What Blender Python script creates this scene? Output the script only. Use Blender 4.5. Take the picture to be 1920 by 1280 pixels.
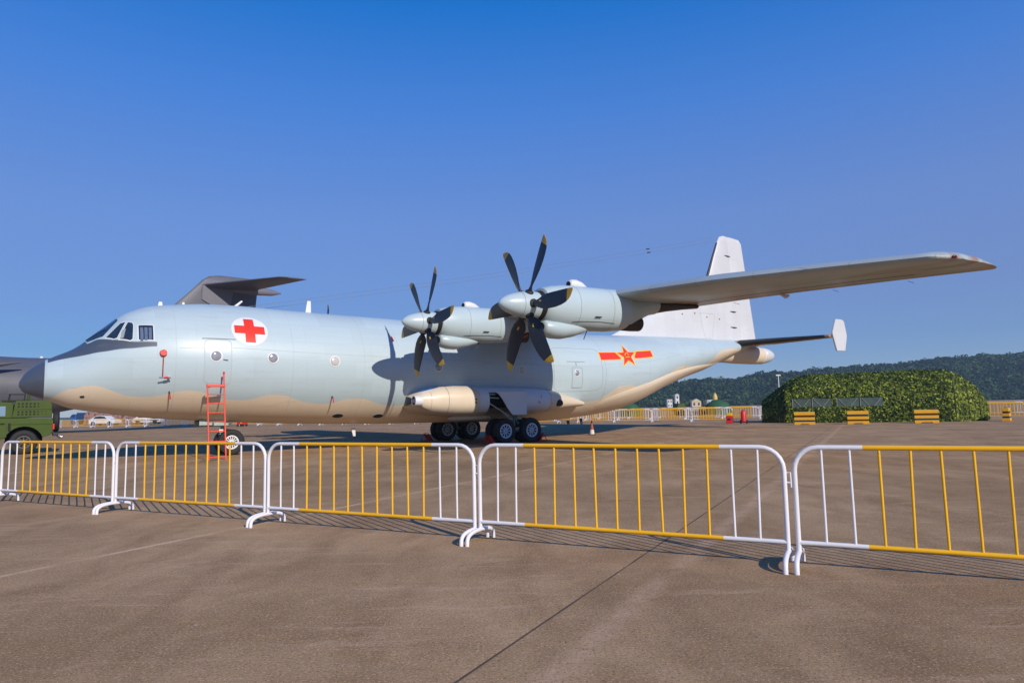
import bpy, bmesh, math, random
import numpy as np
from mathutils import Vector, Matrix, noise
random.seed(7); rng = np.random.default_rng(7)
PI = math.pi; cos = math.cos; sin = math.sin; R = math.radians
sc = bpy.context.scene
for o in list(bpy.data.objects): bpy.data.objects.remove(o)
C = sc.collection

# ------------------------------------------------------------------ camera
PITCH, ROLL, HC = 0.0959, 0.0214, 1.3804
cd = bpy.data.cameras.new('camera'); cam = bpy.data.objects.new('camera', cd); C.objects.link(cam)
cd.sensor_width = 36; cd.sensor_fit = 'HORIZONTAL'; cd.lens = 1287.94 / 1920 * 36
cd.clip_start = 0.05; cd.clip_end = 6000
Fw = Vector((0, cos(PITCH), sin(PITCH))); Up = Vector((0, -sin(PITCH), cos(PITCH))); Rt = Vector((1, 0, 0))
Rr = cos(ROLL) * Rt - sin(ROLL) * Up; Ur = cos(ROLL) * Up + sin(ROLL) * Rt
M = Matrix.Identity(4)
for i in range(3):
    M[i][0] = Rr[i]; M[i][1] = Ur[i]; M[i][2] = -Fw[i]
M.translation = (0, 0, HC); cam.matrix_world = M
sc.camera = cam

# ------------------------------------------------------------------ light
SUN_EL, SUN_AZ = R(27.0), R(-32.6)          # azimuth in which the shadows fall, from +Y towards +X
w = bpy.data.worlds.new("World"); sc.world = w; w.use_nodes = True
nt = w.node_tree; nt.nodes.clear()
sky = nt.nodes.new('ShaderNodeTexSky'); sky.sky_type = 'NISHITA'; sky.sun_disc = False
sky.sun_elevation = SUN_EL; sky.sun_rotation = R(147.4)
sky.altitude = 0; sky.air_density = 1.0; sky.dust_density = 0.0; sky.ozone_density = 8.0
bg = nt.nodes.new('ShaderNodeBackground'); wo = nt.nodes.new('ShaderNodeOutputWorld')
bg.inputs[1].default_value = 0.10
hsv = nt.nodes.new('ShaderNodeHueSaturation'); hsv.inputs['Saturation'].default_value = 1.6; hsv.inputs['Value'].default_value = 1.0   # the deep saturated blue of the photograph, the same in every direction
nt.links.new(sky.outputs[0], hsv.inputs['Color'])
tcw = nt.nodes.new('ShaderNodeTexCoord'); sxz = nt.nodes.new('ShaderNodeSeparateXYZ'); nt.links.new(tcw.outputs['Generated'], sxz.inputs[0])
rp = nt.nodes.new('ShaderNodeValToRGB'); nt.links.new(sxz.outputs[2], rp.inputs[0])     # airlight by elevation only, alike all round the horizon
rp.color_ramp.elements[1].position = 1.0
for i, (p_, c_) in enumerate([(0.0, (.28, .30, .46)), (1.0, (.01, .11, .48)), (.139, (.235, .268, .50)), (.259, (.20, .285, .61)), (.407, (.092, .245, .72)), (.53, (.014, .185, .67))]):
    e_ = rp.color_ramp.elements[i] if i < 2 else rp.color_ramp.elements.new(p_)
    e_.position = p_; e_.color = (*c_, 1)
vm = nt.nodes.new('ShaderNodeVectorMath'); vm.operation = 'SCALE'; vm.inputs['Scale'].default_value = 10.0; nt.links.new(rp.outputs[0], vm.inputs[0])
vs_ = nt.nodes.new('ShaderNodeVectorMath'); vs_.operation = 'SCALE'; vs_.inputs['Scale'].default_value = 1.12; nt.links.new(hsv.outputs[0], vs_.inputs[0])
mxw = nt.nodes.new('ShaderNodeMix'); mxw.data_type = 'RGBA'; mxw.inputs[0].default_value = .68; nt.links.new(vs_.outputs[0], mxw.inputs[6]); nt.links.new(vm.outputs[0], mxw.inputs[7]); nt.links.new(mxw.outputs[2], bg.inputs[0]); nt.links.new(bg.outputs[0], wo.inputs[0])
sl = bpy.data.lights.new('sun', 'SUN'); sl.energy = 4.1; sl.angle = R(0.5); sl.color = (1.0, 0.90, 0.77)
sun = bpy.data.objects.new('sun', sl); C.objects.link(sun)
sd = Vector((sin(SUN_AZ) * cos(SUN_EL), cos(SUN_AZ) * cos(SUN_EL), -sin(SUN_EL)))
sun.rotation_euler = sd.to_track_quat('-Z', 'Y').to_euler(); sun.location = (20, -30, 30)
sc.view_settings.view_transform = 'Standard'; sc.view_settings.look = 'None'
sc.view_settings.exposure = 0.08; sc.view_settings.gamma = 1.0; sc.view_settings.use_curve_mapping = False
sc.render.engine = 'CYCLES'
sc.cycles.volume_bounces = 1; sc.cycles.max_bounces = 6

# ------------------------------------------------------------------ materials
def mat(name, col, rough=0.5, metal=0.0, var=0.08, scale=3.0, bump=0.0, bscale=40.0, spec=0.5, coat=0.0, stain=None, stain_scale=0.6, stain_lo=0.55, stain_hi=0.75, randv=0.0, stretch=None):
    m = bpy.data.materials.new(name); m.use_nodes = True; t = m.node_tree; N = t.nodes; L = t.links
    b = N['Principled BSDF']; b.inputs['Roughness'].default_value = rough; b.inputs['Metallic'].default_value = metal
    b.inputs['Specular IOR Level'].default_value = spec
    if coat: b.inputs['Coat Weight'].default_value = coat; b.inputs['Coat Roughness'].default_value = 0.12
    tc = N.new('ShaderNodeTexCoord'); src = tc.outputs['Object']
    if stretch:
        mp = N.new('ShaderNodeMapping'); mp.inputs['Scale'].default_value = stretch; L.new(src, mp.inputs[0]); src = mp.outputs[0]
    no = N.new('ShaderNodeTexNoise'); no.inputs['Scale'].default_value = scale; no.inputs['Detail'].default_value = 6; L.new(src, no.inputs['Vector'])
    mx = N.new('ShaderNodeMix'); mx.data_type = 'RGBA'
    c = Vector(col[:3]); mx.inputs[6].default_value = (*(c * (1 - var * 1.5)), 1); mx.inputs[7].default_value = (*[min(1, x) for x in c * (1 + var * 1.5)], 1)
    L.new(no.outputs[0], mx.inputs[0]); out = mx.outputs[2]
    if stain:
        n2 = N.new('ShaderNodeTexNoise'); n2.inputs['Scale'].default_value = stain_scale; n2.inputs['Detail'].default_value = 8; n2.inputs['Roughness'].default_value = 0.65; L.new(src, n2.inputs['Vector'])
        mr = N.new('ShaderNodeMapRange'); mr.inputs[1].default_value = stain_lo; mr.inputs[2].default_value = stain_hi; L.new(n2.outputs[0], mr.inputs[0])
        m2 = N.new('ShaderNodeMix'); m2.data_type = 'RGBA'; L.new(mr.outputs[0], m2.inputs[0]); L.new(out, m2.inputs[6]); m2.inputs[7].default_value = (*stain, 1); out = m2.outputs[2]
    if randv:
        oi = N.new('ShaderNodeObjectInfo'); hs = N.new('ShaderNodeHueSaturation'); mr = N.new('ShaderNodeMapRange')
        mr.inputs[3].default_value = 1 - randv; mr.inputs[4].default_value = 1 + randv; L.new(oi.outputs['Random'], mr.inputs[0]); L.new(mr.outputs[0], hs.inputs['Value']); L.new(out, hs.inputs['Color']); out = hs.outputs[0]
    L.new(out, b.inputs['Base Color'])
    if bump:
        n3 = N.new('ShaderNodeTexNoise'); n3.inputs['Scale'].default_value = bscale; n3.inputs['Detail'].default_value = 4; L.new(src, n3.inputs['Vector'])
        bp = N.new('ShaderNodeBump'); bp.inputs['Strength'].default_value = bump; bp.inputs['Distance'].default_value = 0.01; L.new(n3.outputs[0], bp.inputs['Height']); L.new(bp.outputs[0], b.inputs['Normal'])
    m['out_socket'] = 0
    return m

PALE = (0.425, 0.53, 0.575); BEIGE = (0.66, 0.56, 0.43); DARKN = (0.060, 0.075, 0.105)
m_pale = mat('pale_blue_paint', PALE, 0.36, var=0.04, scale=1.5, bump=0.05, bscale=1.6, coat=0.25)
m_white = mat('white_paint', (0.68, 0.68, 0.69), 0.4, var=0.03, scale=2)
m_fin = mat('fin_white_paint', (0.57, 0.585, 0.61), 0.4, var=0.05, scale=1.2, stain=(0.45, 0.45, 0.46), stain_scale=1.2, stain_lo=.6, stain_hi=.9)
m_beige = mat('beige_paint', BEIGE, 0.42, var=0.05, scale=1.5, coat=0.15)
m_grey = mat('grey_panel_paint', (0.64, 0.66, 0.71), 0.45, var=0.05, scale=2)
m_radome = mat('dark_radome_paint', DARKN, 0.32, var=0.08, scale=2, coat=0.3)
m_seam = mat('seam_grey', (0.27, 0.31, 0.34), 0.6); m_seaml = mat('light_seam_grey', (0.39, 0.445, 0.465), 0.6)
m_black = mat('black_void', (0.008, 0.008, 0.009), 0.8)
m_blade = mat('propeller_black', (0.018, 0.019, 0.022), 0.45, var=0.3, scale=6)
m_yellow = mat('yellow_paint', (0.85, 0.455, 0.008), 0.4, var=0.06, scale=8, stain=(0.45, 0.26, 0.05), stain_scale=9, stain_lo=.66, stain_hi=.8)
m_tipyel = mat('tip_yellow', (0.62, 0.36, 0.01), 0.5)
m_wpaint = mat('barrier_white_paint', (0.74, 0.73, 0.75), 0.4, var=0.05, scale=8, stain=(0.5, 0.45, 0.4), stain_scale=11, stain_lo=.66, stain_hi=.82)
m_red = mat('red_paint', (0.62, 0.02, 0.015), 0.45)
m_orange = mat('ladder_red_orange', (0.75, 0.07, 0.03), 0.5)
m_decalred = mat('marking_red', (0.72, 0.035, 0.015), 0.4, var=0.04)
m_decalyel = mat('marking_yellow', (0.80, 0.50, 0.02), 0.4, var=0.03)
m_glass = mat('dark_cockpit_glass', (0.018, 0.028, 0.045), 0.08, var=0.5, scale=5, spec=0.9)
m_pglass = mat('porthole_glass', (0.26, 0.28, 0.32), 0.15, var=0.3, scale=9, spec=0.9)
m_tyre = mat('tyre_rubber', (0.014, 0.014, 0.015), 0.75, var=0.2, scale=12, bump=0.3, bscale=60)
m_rim = mat('rim_silver_blue', (0.55, 0.60, 0.70), 0.4)
m_gear = mat('gear_pale_green', (0.33, 0.42, 0.38), 0.45, var=0.2, scale=10)
m_steel = mat('steel', (0.45, 0.45, 0.47), 0.3, metal=0.9)
m_chrome = mat('bright_metal', (0.7, 0.7, 0.72), 0.18, metal=1.0)
m_exh = mat('burnt_metal', (0.06, 0.05, 0.045), 0.5, metal=0.6, var=0.3, scale=8)
m_y20 = mat('storm_grey_paint', (0.088, 0.092, 0.115), 0.5, var=0.06, scale=1.5)
m_y20l = mat('lighter_grey_paint', (0.155, 0.155, 0.185), 0.5, var=0.06)
m_olive = mat('olive_green_paint', (0.046, 0.080, 0.007), 0.6, var=0.12, scale=3, spec=.3)
m_rubber = mat('dark_plastic', (0.02, 0.02, 0.02), 0.6)
m_boot = mat('deicing_boot_black', (0.02, 0.02, 0.022), 0.55, var=0.2, scale=4)
m_rust = mat('boot_edge_brown', (0.22, 0.12, 0.08), 0.6)

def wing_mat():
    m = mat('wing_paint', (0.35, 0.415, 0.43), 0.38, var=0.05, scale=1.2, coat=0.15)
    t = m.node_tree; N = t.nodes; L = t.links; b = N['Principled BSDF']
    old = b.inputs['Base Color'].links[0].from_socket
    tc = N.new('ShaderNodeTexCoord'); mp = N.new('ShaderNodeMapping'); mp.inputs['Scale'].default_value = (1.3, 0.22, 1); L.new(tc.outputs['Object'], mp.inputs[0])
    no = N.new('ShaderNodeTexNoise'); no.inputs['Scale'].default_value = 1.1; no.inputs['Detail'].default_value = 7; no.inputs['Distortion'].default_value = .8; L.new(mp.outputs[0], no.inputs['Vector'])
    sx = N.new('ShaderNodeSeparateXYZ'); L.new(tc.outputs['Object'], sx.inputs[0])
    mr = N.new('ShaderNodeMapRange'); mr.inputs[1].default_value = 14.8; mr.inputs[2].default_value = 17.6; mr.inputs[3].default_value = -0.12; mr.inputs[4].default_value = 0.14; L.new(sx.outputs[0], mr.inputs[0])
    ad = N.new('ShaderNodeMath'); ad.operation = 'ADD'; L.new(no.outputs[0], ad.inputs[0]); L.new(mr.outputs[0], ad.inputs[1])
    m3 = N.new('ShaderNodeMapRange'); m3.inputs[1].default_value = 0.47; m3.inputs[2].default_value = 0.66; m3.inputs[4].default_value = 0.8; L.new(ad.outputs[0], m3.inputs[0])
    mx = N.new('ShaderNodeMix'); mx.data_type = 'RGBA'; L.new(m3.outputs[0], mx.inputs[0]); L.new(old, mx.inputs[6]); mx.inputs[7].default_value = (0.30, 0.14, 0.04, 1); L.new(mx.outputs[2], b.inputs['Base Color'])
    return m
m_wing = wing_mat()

def fuselage_mat():
    m = bpy.data.materials.new('fuselage_paint'); m.use_nodes = True; t = m.node_tree; N = t.nodes; L = t.links
    b = N['Principled BSDF']; b.inputs['Roughness'].default_value = 0.45; b.inputs['Coat Weight'].default_value = 0.3; b.inputs['Coat Roughness'].default_value = 0.35
    tc = N.new('ShaderNodeTexCoord')
    def nz(sc_, det=5, st=None):
        n = N.new('ShaderNodeTexNoise'); n.inputs['Scale'].default_value = sc_; n.inputs['Detail'].default_value = det
        if st:
            mp = N.new('ShaderNodeMapping'); mp.inputs['Scale'].default_value = st; L.new(tc.outputs['Object'], mp.inputs[0]); L.new(mp.outputs[0], n.inputs['Vector'])
        else: L.new(tc.outputs['Object'], n.inputs['Vector'])
        return n.outputs[0]
    def mixc(f, a, c_):
        x = N.new('ShaderNodeMix'); x.data_type = 'RGBA'
        if hasattr(f, 'node'): L.new(f, x.inputs[0])
        else: x.inputs[0].default_value = f
        for i, v in ((6, a), (7, c_)):
            if hasattr(v, 'node'): L.new(v, x.inputs[i])
            else: x.inputs[i].default_value = (*v, 1)
        return x.outputs[2]
    def step(attr, e=0.004):
        a = N.new('ShaderNodeAttribute'); a.attribute_name = attr
        mr = N.new('ShaderNodeMapRange'); mr.inputs[1].default_value = -e; mr.inputs[2].default_value = e; L.new(a.outputs['Fac'], mr.inputs[0]); return mr.outputs[0]
    P = Vector(PALE); B = Vector(BEIGE); D = Vector(DARKN)
    n1 = nz(1.2, 6, (0.25, 1, 1.6))
    pale = mixc(n1, tuple(P * 0.94), tuple(P * 1.06)); beige = mixc(n1, tuple(B * 0.93), tuple(B * 1.07)); dark = mixc(n1, tuple(D * .85), tuple(D * 1.2))
    c = mixc(step('belly', .012), pale, beige)
    c = mixc(step('nose_dark', .6), c, dark)
    # grime streaks near the belly and fine soot
    n2 = nz(2.2, 8, (0.35, 1, 3)); mr = N.new('ShaderNodeMapRange'); mr.inputs[1].default_value = .58; mr.inputs[2].default_value = .8; mr.inputs[4].default_value = .22; L.new(n2, mr.inputs[0])
    c = mixc(mr.outputs[0], c, (0.25, 0.22, 0.18))
    L.new(c, b.inputs['Base Color'])
    bp = N.new('ShaderNodeBump'); bp.inputs['Strength'].default_value = 0.12; bp.inputs['Distance'].default_value = 0.03; L.new(nz(0.9, 2, (1, 1, .5)), bp.inputs['Height']); L.new(bp.outputs[0], b.inputs['Normal'])
    return m
m_fus = fuselage_mat()

def panelise(m, axes, bw, rh, var=.035, line=.14, lw=.008):
    t = m.node_tree; N = t.nodes; L = t.links; b = N['Principled BSDF']; src = b.inputs['Base Color'].links[0].from_socket
    tc = N.new('ShaderNodeTexCoord'); sx = N.new('ShaderNodeSeparateXYZ'); cx = N.new('ShaderNodeCombineXYZ'); L.new(tc.outputs['Object'], sx.inputs[0]); L.new(sx.outputs[axes[0]], cx.inputs[0]); L.new(sx.outputs[axes[1]], cx.inputs[1])
    br = N.new('ShaderNodeTexBrick'); br.inputs['Scale'].default_value = 1; br.inputs['Brick Width'].default_value = bw; br.inputs['Row Height'].default_value = rh; br.inputs['Mortar Size'].default_value = lw; br.inputs['Mortar Smooth'].default_value = .3; br.offset = .37
    for i, v in (('Color1', 1 - var), ('Color2', 1 + var), ('Mortar', 1 - line)): br.inputs[i].default_value = (v, v, v, 1)
    L.new(cx.outputs[0], br.inputs['Vector']); mx = N.new('ShaderNodeMix'); mx.data_type = 'RGBA'; mx.blend_type = 'MULTIPLY'; mx.inputs[0].default_value = 1; L.new(src, mx.inputs[6]); L.new(br.outputs['Color'], mx.inputs[7]); L.new(mx.outputs[2], b.inputs['Base Color'])
panelise(m_fus, (0, 2), 1.7, .62, .03, .09); panelise(m_wing, (1, 0), 1.5, .8, .04, .25, .010); panelise(m_fin, (2, 0), 1.6, .7, .025, .12); panelise(m_y20, (0, 2), 2.6, 1.1, .05, .2, .02)

# ------------------------------------------------------------------ object helpers
def tag(o, label=None, cat=None, group=None, kind=None):
    if label: o['label'] = label
    if cat: o['category'] = cat
    if group: o['group'] = group
    if kind: o['kind'] = kind
    return o
def empty(name, loc=(0, 0, 0), rz=0, label=None, cat=None, group=None):
    o = bpy.data.objects.new(name, None); C.objects.link(o); o.location = loc; o.rotation_euler = (0, 0, rz); o.empty_display_size = .3
    return tag(o, label, cat, group)
class MB:
    def __init__(s): s.v = []; s.f = []; s.mi = []; s.m = 0
    def add(s, vs, fs):
        b = len(s.v); s.v += [tuple(p) for p in vs]; s.f += [tuple(i + b for i in f) for f in fs]; s.mi += [s.m] * len(fs); return s
    def mat(s, i): s.m = i; return s
    def box(s, c, d, rz=0, M=None):
        x, y, z = [k / 2 for k in d]; vs = [Vector((i * x, j * y, k * z)) for i in (-1, 1) for j in (-1, 1) for k in (-1, 1)]
        if rz: m = Matrix.Rotation(rz, 3, 'Z'); vs = [m @ q for q in vs]
        if M: vs = [M @ q for q in vs]
        vs = [q + Vector(c) for q in vs]
        return s.add(vs, [(0, 1, 3, 2), (4, 6, 7, 5), (0, 4, 5, 1), (2, 3, 7, 6), (0, 2, 6, 4), (1, 5, 7, 3)])
    def loft(s, rings, closed=True, cap=True):
        n = len(rings[0]); vs = [p for r in rings for p in r]; fs = []
        for i in range(len(rings) - 1):
            for j in range(n if closed else n - 1):
                k = (j + 1) % n; fs.append((i * n + j, i * n + k, (i + 1) * n + k, (i + 1) * n + j))
        if cap and closed:
            fs.append(tuple(range(n))[::-1]); fs.append(tuple((len(rings) - 1) * n + j for j in range(n)))
        return s.add(vs, fs)
    def tube(s, pts, r, n=10, cap=True):
        pts = [Vector(p) for p in pts]; rings = []; prev = None
        for i, p in enumerate(pts):
            d = (pts[min(i + 1, len(pts) - 1)] - pts[max(i - 1, 0)]).normalized()
            if prev is None:
                u = d.orthogonal().normalized()
            else:
                u = (prev - d * prev.dot(d)).normalized()
            prev = u; v = d.cross(u); rr = r[i] if isinstance(r, (list, tuple)) else r
            rings.append([p + u * rr * cos(2 * PI * k / n) + v * rr * sin(2 * PI * k / n) for k in range(n)])
        return s.loft(rings, cap=cap)
    def prism(s, poly, a, b, plane='xz'):
        """poly in a plane, extruded from a to b along the third axis"""
        def P(q, t):
            return (q[0], t, q[1]) if plane == 'xz' else ((q[0], q[1], t) if plane == 'xy' else (t, q[0], q[1]))
        n = len(poly); vs = [P(q, a) for q in poly] + [P(q, b) for q in poly]
        return s.add(vs, [tuple(range(n))[::-1], tuple(range(n, 2 * n))] + [(i, (i + 1) % n, n + (i + 1) % n, n + i) for i in range(n)])
    def build(s, name, mats, parent=None, smooth=False, auto=None, bevel=0, loc=None):
        me = bpy.data.meshes.new(name); me.from_pydata([tuple(p) for p in s.v], [], s.f)
        if not isinstance(mats, (list, tuple)): mats = [mats]
        for m in mats: me.materials.append(m)
        me.polygons.foreach_set('material_index', s.mi)
        bm = bmesh.new(); bm.from_mesh(me); bmesh.ops.recalc_face_normals(bm, faces=bm.faces)
        if bevel:
            ed = [e for e in bm.edges if len(e.link_faces) == 2 and e.calc_face_angle(0) > R(35)]
            bmesh.ops.bevel(bm, geom=ed, offset=bevel, segments=2, affect='EDGES', profile=0.6)
        if smooth or auto:
            an = auto or 180
            for f in bm.faces: f.smooth = True
            for e in bm.edges:
                if len(e.link_faces) == 2 and e.calc_face_angle(0) > R(an): e.smooth = False
        bm.to_mesh(me); bm.free()
        o = bpy.data.objects.new(name, me); C.objects.link(o)
        if parent: o.parent = parent
        if loc: o.location = loc
        return o
def lathe_x(prof, n=40, y=0, z=0):
    """prof of (x, r) revolved around the x axis"""
    return [[(x, y + r * cos(2 * PI * k / n), z + r * sin(2 * PI * k / n)) for k in range(n)] for x, r in prof]
def lathe_y(prof, n=40, x=0, z=0):
    return [[(x + r * cos(2 * PI * k / n), y, z + r * sin(2 * PI * k / n)) for k in range(n)] for y, r in prof]
def lathe_z(prof, n=24, x=0, y=0):
    return [[(x + r * cos(2 * PI * k / n), y + r * sin(2 * PI * k / n), z) for k in range(n)] for z, r in prof]
def copy_tree(o, parent=None):
    c = o.copy(); C.objects.link(c); c.parent = parent if parent else None
    for ch in list(o.children): copy_tree(ch, c)
    return c

D1 = Vector((0.461, 0.887, 0)); D2 = Vector((0.887, -0.461, 0)); GA = math.atan2(-0.461, 0.887)

# ------------------------------------------------------------------ ground: base sheet and concrete slabs
def concrete(name, slab):
    m = bpy.data.materials.new(name); m.use_nodes = True; t = m.node_tree; N = t.nodes; L = t.links; b = N['Principled BSDF']
    b.inputs['Roughness'].default_value = 0.95; b.inputs['Specular IOR Level'].default_value = 0.08
    g = N.new('ShaderNodeNewGeometry')
    def nz(s, d=6, r=.6, rot=None, st=None, dist=0):
        n = N.new('ShaderNodeTexNoise'); n.inputs['Scale'].default_value = s; n.inputs['Detail'].default_value = d; n.inputs['Roughness'].default_value = r; n.inputs['Distortion'].default_value = dist
        if st:
            mp = N.new('ShaderNodeMapping'); mp.inputs['Scale'].default_value = st; mp.inputs['Rotation'].default_value = (0, 0, rot or 0); L.new(g.outputs['Position'], mp.inputs[0]); L.new(mp.outputs[0], n.inputs['Vector'])
        else: L.new(g.outputs['Position'], n.inputs['Vector'])
        return n.outputs[0]
    def mr(f, a, b_, c=0, d=1):
        x = N.new('ShaderNodeMapRange'); x.inputs[1].default_value = a; x.inputs[2].default_value = b_; x.inputs[3].default_value = c; x.inputs[4].default_value = d; L.new(f, x.inputs[0]); return x.outputs[0]
    def mix(f, a, c, mode='MIX'):
        x = N.new('ShaderNodeMix'); x.data_type = 'RGBA'; x.blend_type = mode
        if hasattr(f, 'node'): L.new(f, x.inputs[0])
        else: x.inputs[0].default_value = f
        for i, v in ((6, a), (7, c)):
            if hasattr(v, 'node'): L.new(v, x.inputs[i])
            else: x.inputs[i].default_value = (*v, 1)
        return x.outputs[2]
    base = mix(mr(nz(0.35, 5, .6), .35, .65), (0.31, 0.197, 0.102), (0.46, 0.302, 0.165))
    base = mix(mr(nz(1.3, 8, .65, .5, (1, .45, 1), .6), .42, .70), base, (0.250, 0.152, 0.075))
    base = mix(mr(nz(2.2, 9, .72, -.45, (.30, 1.9, 1), .5), .55, .76, 0, .8), base, (0.56, 0.37, 0.235))
    base = mix(mr(nz(6, 9, .78, .2, (.4, 1.6, 1)), .58, .78, 0, .7), base, (0.58, 0.41, 0.27))
    base = mix(mr(nz(0.55, 7, .72), .56, .74, 0, .6), base, (0.18, 0.108, 0.062))
    # worn paler band beside the widest joint
    dp_ = N.new('ShaderNodeVectorMath'); dp_.operation = 'DOT_PRODUCT'; dp_.inputs[1].default_value = (0.887, -0.461, 0); L.new(g.outputs['Position'], dp_.inputs[0])
    ab = N.new('ShaderNodeMath'); ab.operation = 'SUBTRACT'; ab.inputs[1].default_value = -1.55; L.new(dp_.outputs['Value'], ab.inputs[0]); ab2 = N.new('ShaderNodeMath'); ab2.operation = 'ABSOLUTE'; L.new(ab.outputs[0], ab2.inputs[0])
    bd_ = mr(ab2.outputs[0], .03, .13, .6, 0); ml = N.new('ShaderNodeMath'); ml.operation = 'MULTIPLY'; L.new(bd_, ml.inputs[0]); L.new(mr(nz(2.6, 8, .75), .38, .60), ml.inputs[1]); base = mix(ml.outputs[0], base, (0.60, 0.395, 0.255))
    # faint pale line of an older sealed joint, left foreground
    a3 = N.new('ShaderNodeMath'); a3.operation = 'SUBTRACT'; a3.inputs[1].default_value = -6.89; L.new(dp_.outputs['Value'], a3.inputs[0]); a4 = N.new('ShaderNodeMath'); a4.operation = 'ABSOLUTE'; L.new(a3.outputs[0], a4.inputs[0])
    m4 = N.new('ShaderNodeMath'); m4.operation = 'MULTIPLY'; L.new(mr(a4.outputs[0], .012, .06, .7, 0), m4.inputs[0]); L.new(mr(nz(1.1, 6, .7), .40, .60), m4.inputs[1]); base = mix(m4.outputs[0], base, (0.66, 0.46, 0.32))
    # grain, coarse enough to be seen close by, and blotches
    base = mix(mr(nz(48, 3, .8), .47, .32, 0, .85), base, (0.12, 0.065, 0.033)); base = mix(mr(nz(62, 3, .8), .54, .68, 0, .85), base, (0.72, 0.50, 0.33))
    base = mix(mr(nz(16, 6, .75), .55, .75, 0, .45), base, (0.20, 0.12, 0.065)); base = mix(mr(nz(5, 8, .75), .55, .70, 0, .40), base, (0.50, 0.33, 0.20))
    vo = N.new('ShaderNodeTexVoronoi'); vo.inputs['Scale'].default_value = 1.6; L.new(g.outputs['Position'], vo.inputs['Vector'])
    base = mix(mr(vo.outputs['Distance'], .012, .03, .55, 0), base, (0.62, 0.48, 0.36))
    if slab:
        oi = N.new('ShaderNodeObjectInfo'); hs = N.new('ShaderNodeHueSaturation'); L.new(mr(oi.outputs['Random'], 0, 1, .93, 1.07), hs.inputs['Value']); L.new(base, hs.inputs['Color']); base = hs.outputs[0]
    L.new(base, b.inputs['Base Color'])
    bp = N.new('ShaderNodeBump'); bp.inputs['Strength'].default_value = 0.35; bp.inputs['Distance'].default_value = 0.004; L.new(nz(60, 6, .7), bp.inputs['Height'])
    bp2 = N.new('ShaderNodeBump'); bp2.inputs['Strength'].default_value = 0.5; bp2.inputs['Distance'].default_value = 0.02; L.new(nz(3, 6, .7), bp2.inputs['Height']); L.new(bp.outputs[0], bp2.inputs['Normal'])
    L.new(bp2.outputs[0], b.inputs['Normal'])
    return m
m_conc = concrete('apron_concrete', True); m_concb = concrete('apron_base_concrete', False)
m_joint = mat('joint_filler', (0.085, 0.06, 0.045), 0.9, var=.3, scale=6)
m_grass = mat('airfield_grass', (0.06, 0.085, 0.03), 0.95, var=.3, scale=.05)
g = MB().add([(-3000, -500, -.02), (3000, -500, -.02), (3000, 3500, -.02), (-3000, 3500, -.02)], [(0, 1, 2, 3)]).build('ground', m_grass); tag(g, kind='structure')
ap = MB().add([(-420, -60, -.012), (420, -60, -.012), (420, 330, -.012), (-420, 330, -.012)], [(0, 1, 2, 3)]).build('apron', m_concb); tag(ap, kind='structure')
jb = MB()   # dark filler under the slabs
U0, V0, SP = -1.965, 3.2, 4.95     # offsets of the joints along D2 and D1
def inside(c):
    if c.y < -2 or c.y > 74: return False
    return abs(c.x) < 0.80 * max(c.y, 0) + 7
smb = MB(); h = SP / 2
bev = 0.002
top = [(-h + .0015 + bev, -h + .0015 + bev), (h - .0015 - bev, -h + .0015 + bev), (h - .0015 - bev, h - .0015 - bev), (-h + .0015 + bev, h - .0015 - bev)]
bot = [(-h + .0015, -h + .0015), (h - .0015, -h + .0015), (h - .0015, h - .0015), (-h + .0015, h - .0015)]
smb.add([(x, y, 0) for x, y in top] + [(x, y, -.006) for x, y in bot] + [(x, y, -.10) for x, y in bot], [(0, 1, 2, 3)] + [(i, 4 + i, 4 + (i + 1) % 4, (i + 1) % 4) for i in range(4)] + [(4 + i, 8 + i, 8 + (i + 1) % 4, 4 + (i + 1) % 4) for i in range(4)])
slab0 = None; cells = []
for iu in range(-16, 17):
    for iv in range(-3, 20):
        u = U0 + (iu + .5) * SP; v = V0 + (iv + .5) * SP
        c = D2 * u + D1 * v
        if inside(c): cells.append((c.length, iu, iv, u, v))
cells.sort(); cells = cells[:290]
for _, iu, iv, u, v in cells:
    if iu == 0: u += .002
    c = D2 * u + D1 * v
    if slab0 is None: slab0 = o = smb.build('concrete_slab', m_conc)
    else: o = slab0.copy(); C.objects.link(o)
    o.parent = ap; o.location = (c.x, c.y, 0); o.rotation_euler = (0, 0, GA)
# filler strips of the widest joint and a faint sealed line
def strip(p0, p1, wd, z, name, m):
    p0 = Vector((*p0, 0)); p1 = Vector((*p1, 0)); d = (p1 - p0).normalized(); n = Vector((-d.y, d.x, 0)) * wd / 2
    N_ = max(2, int((p1 - p0).length / .3)); a = []; 
    vs = []; fs = []
    for i in range(N_ + 1):
        p = p0.lerp(p1, i / N_); j = (1 + .9 * noise.noise(p * 2.3 + Vector((z, 0, 0)) * 99)) if z < .0035 else 1; q = n * j
        vs += [(p + q).to_tuple()[:2] + (z,), (p - q).to_tuple()[:2] + (z,)]
        if i: k = 2 * i; fs.append((k - 2, k - 1, k + 1, k))
    return MB().add(vs, fs).build(name, m)
def dd(u, v): q = D2 * u + D1 * v; return (q.x, q.y)
st = strip(dd(U0 + .005, -2), dd(U0 + .005, 60), .016, .003, 'joint_filler_strip', m_joint); st.parent = ap
m_line = mat('faded_line_paint', (0.50, 0.42, 0.34), 0.8, var=.15, scale=2)
st = strip(dd(-6, 38.2), dd(14, 38.2), .12, .004, 'painted_line', m_line); st.parent = ap
m_yline = mat('faded_yellow_line_paint', (0.50, 0.33, 0.10), 0.8, var=.2, scale=2)
for k in range(3):
    st = strip(dd(-5.2 + k * .9, 15.6), dd(-4.7 + k * .9, 15.6), .1, .004, 'painted_dash', m_yline); st.parent = ap

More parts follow.
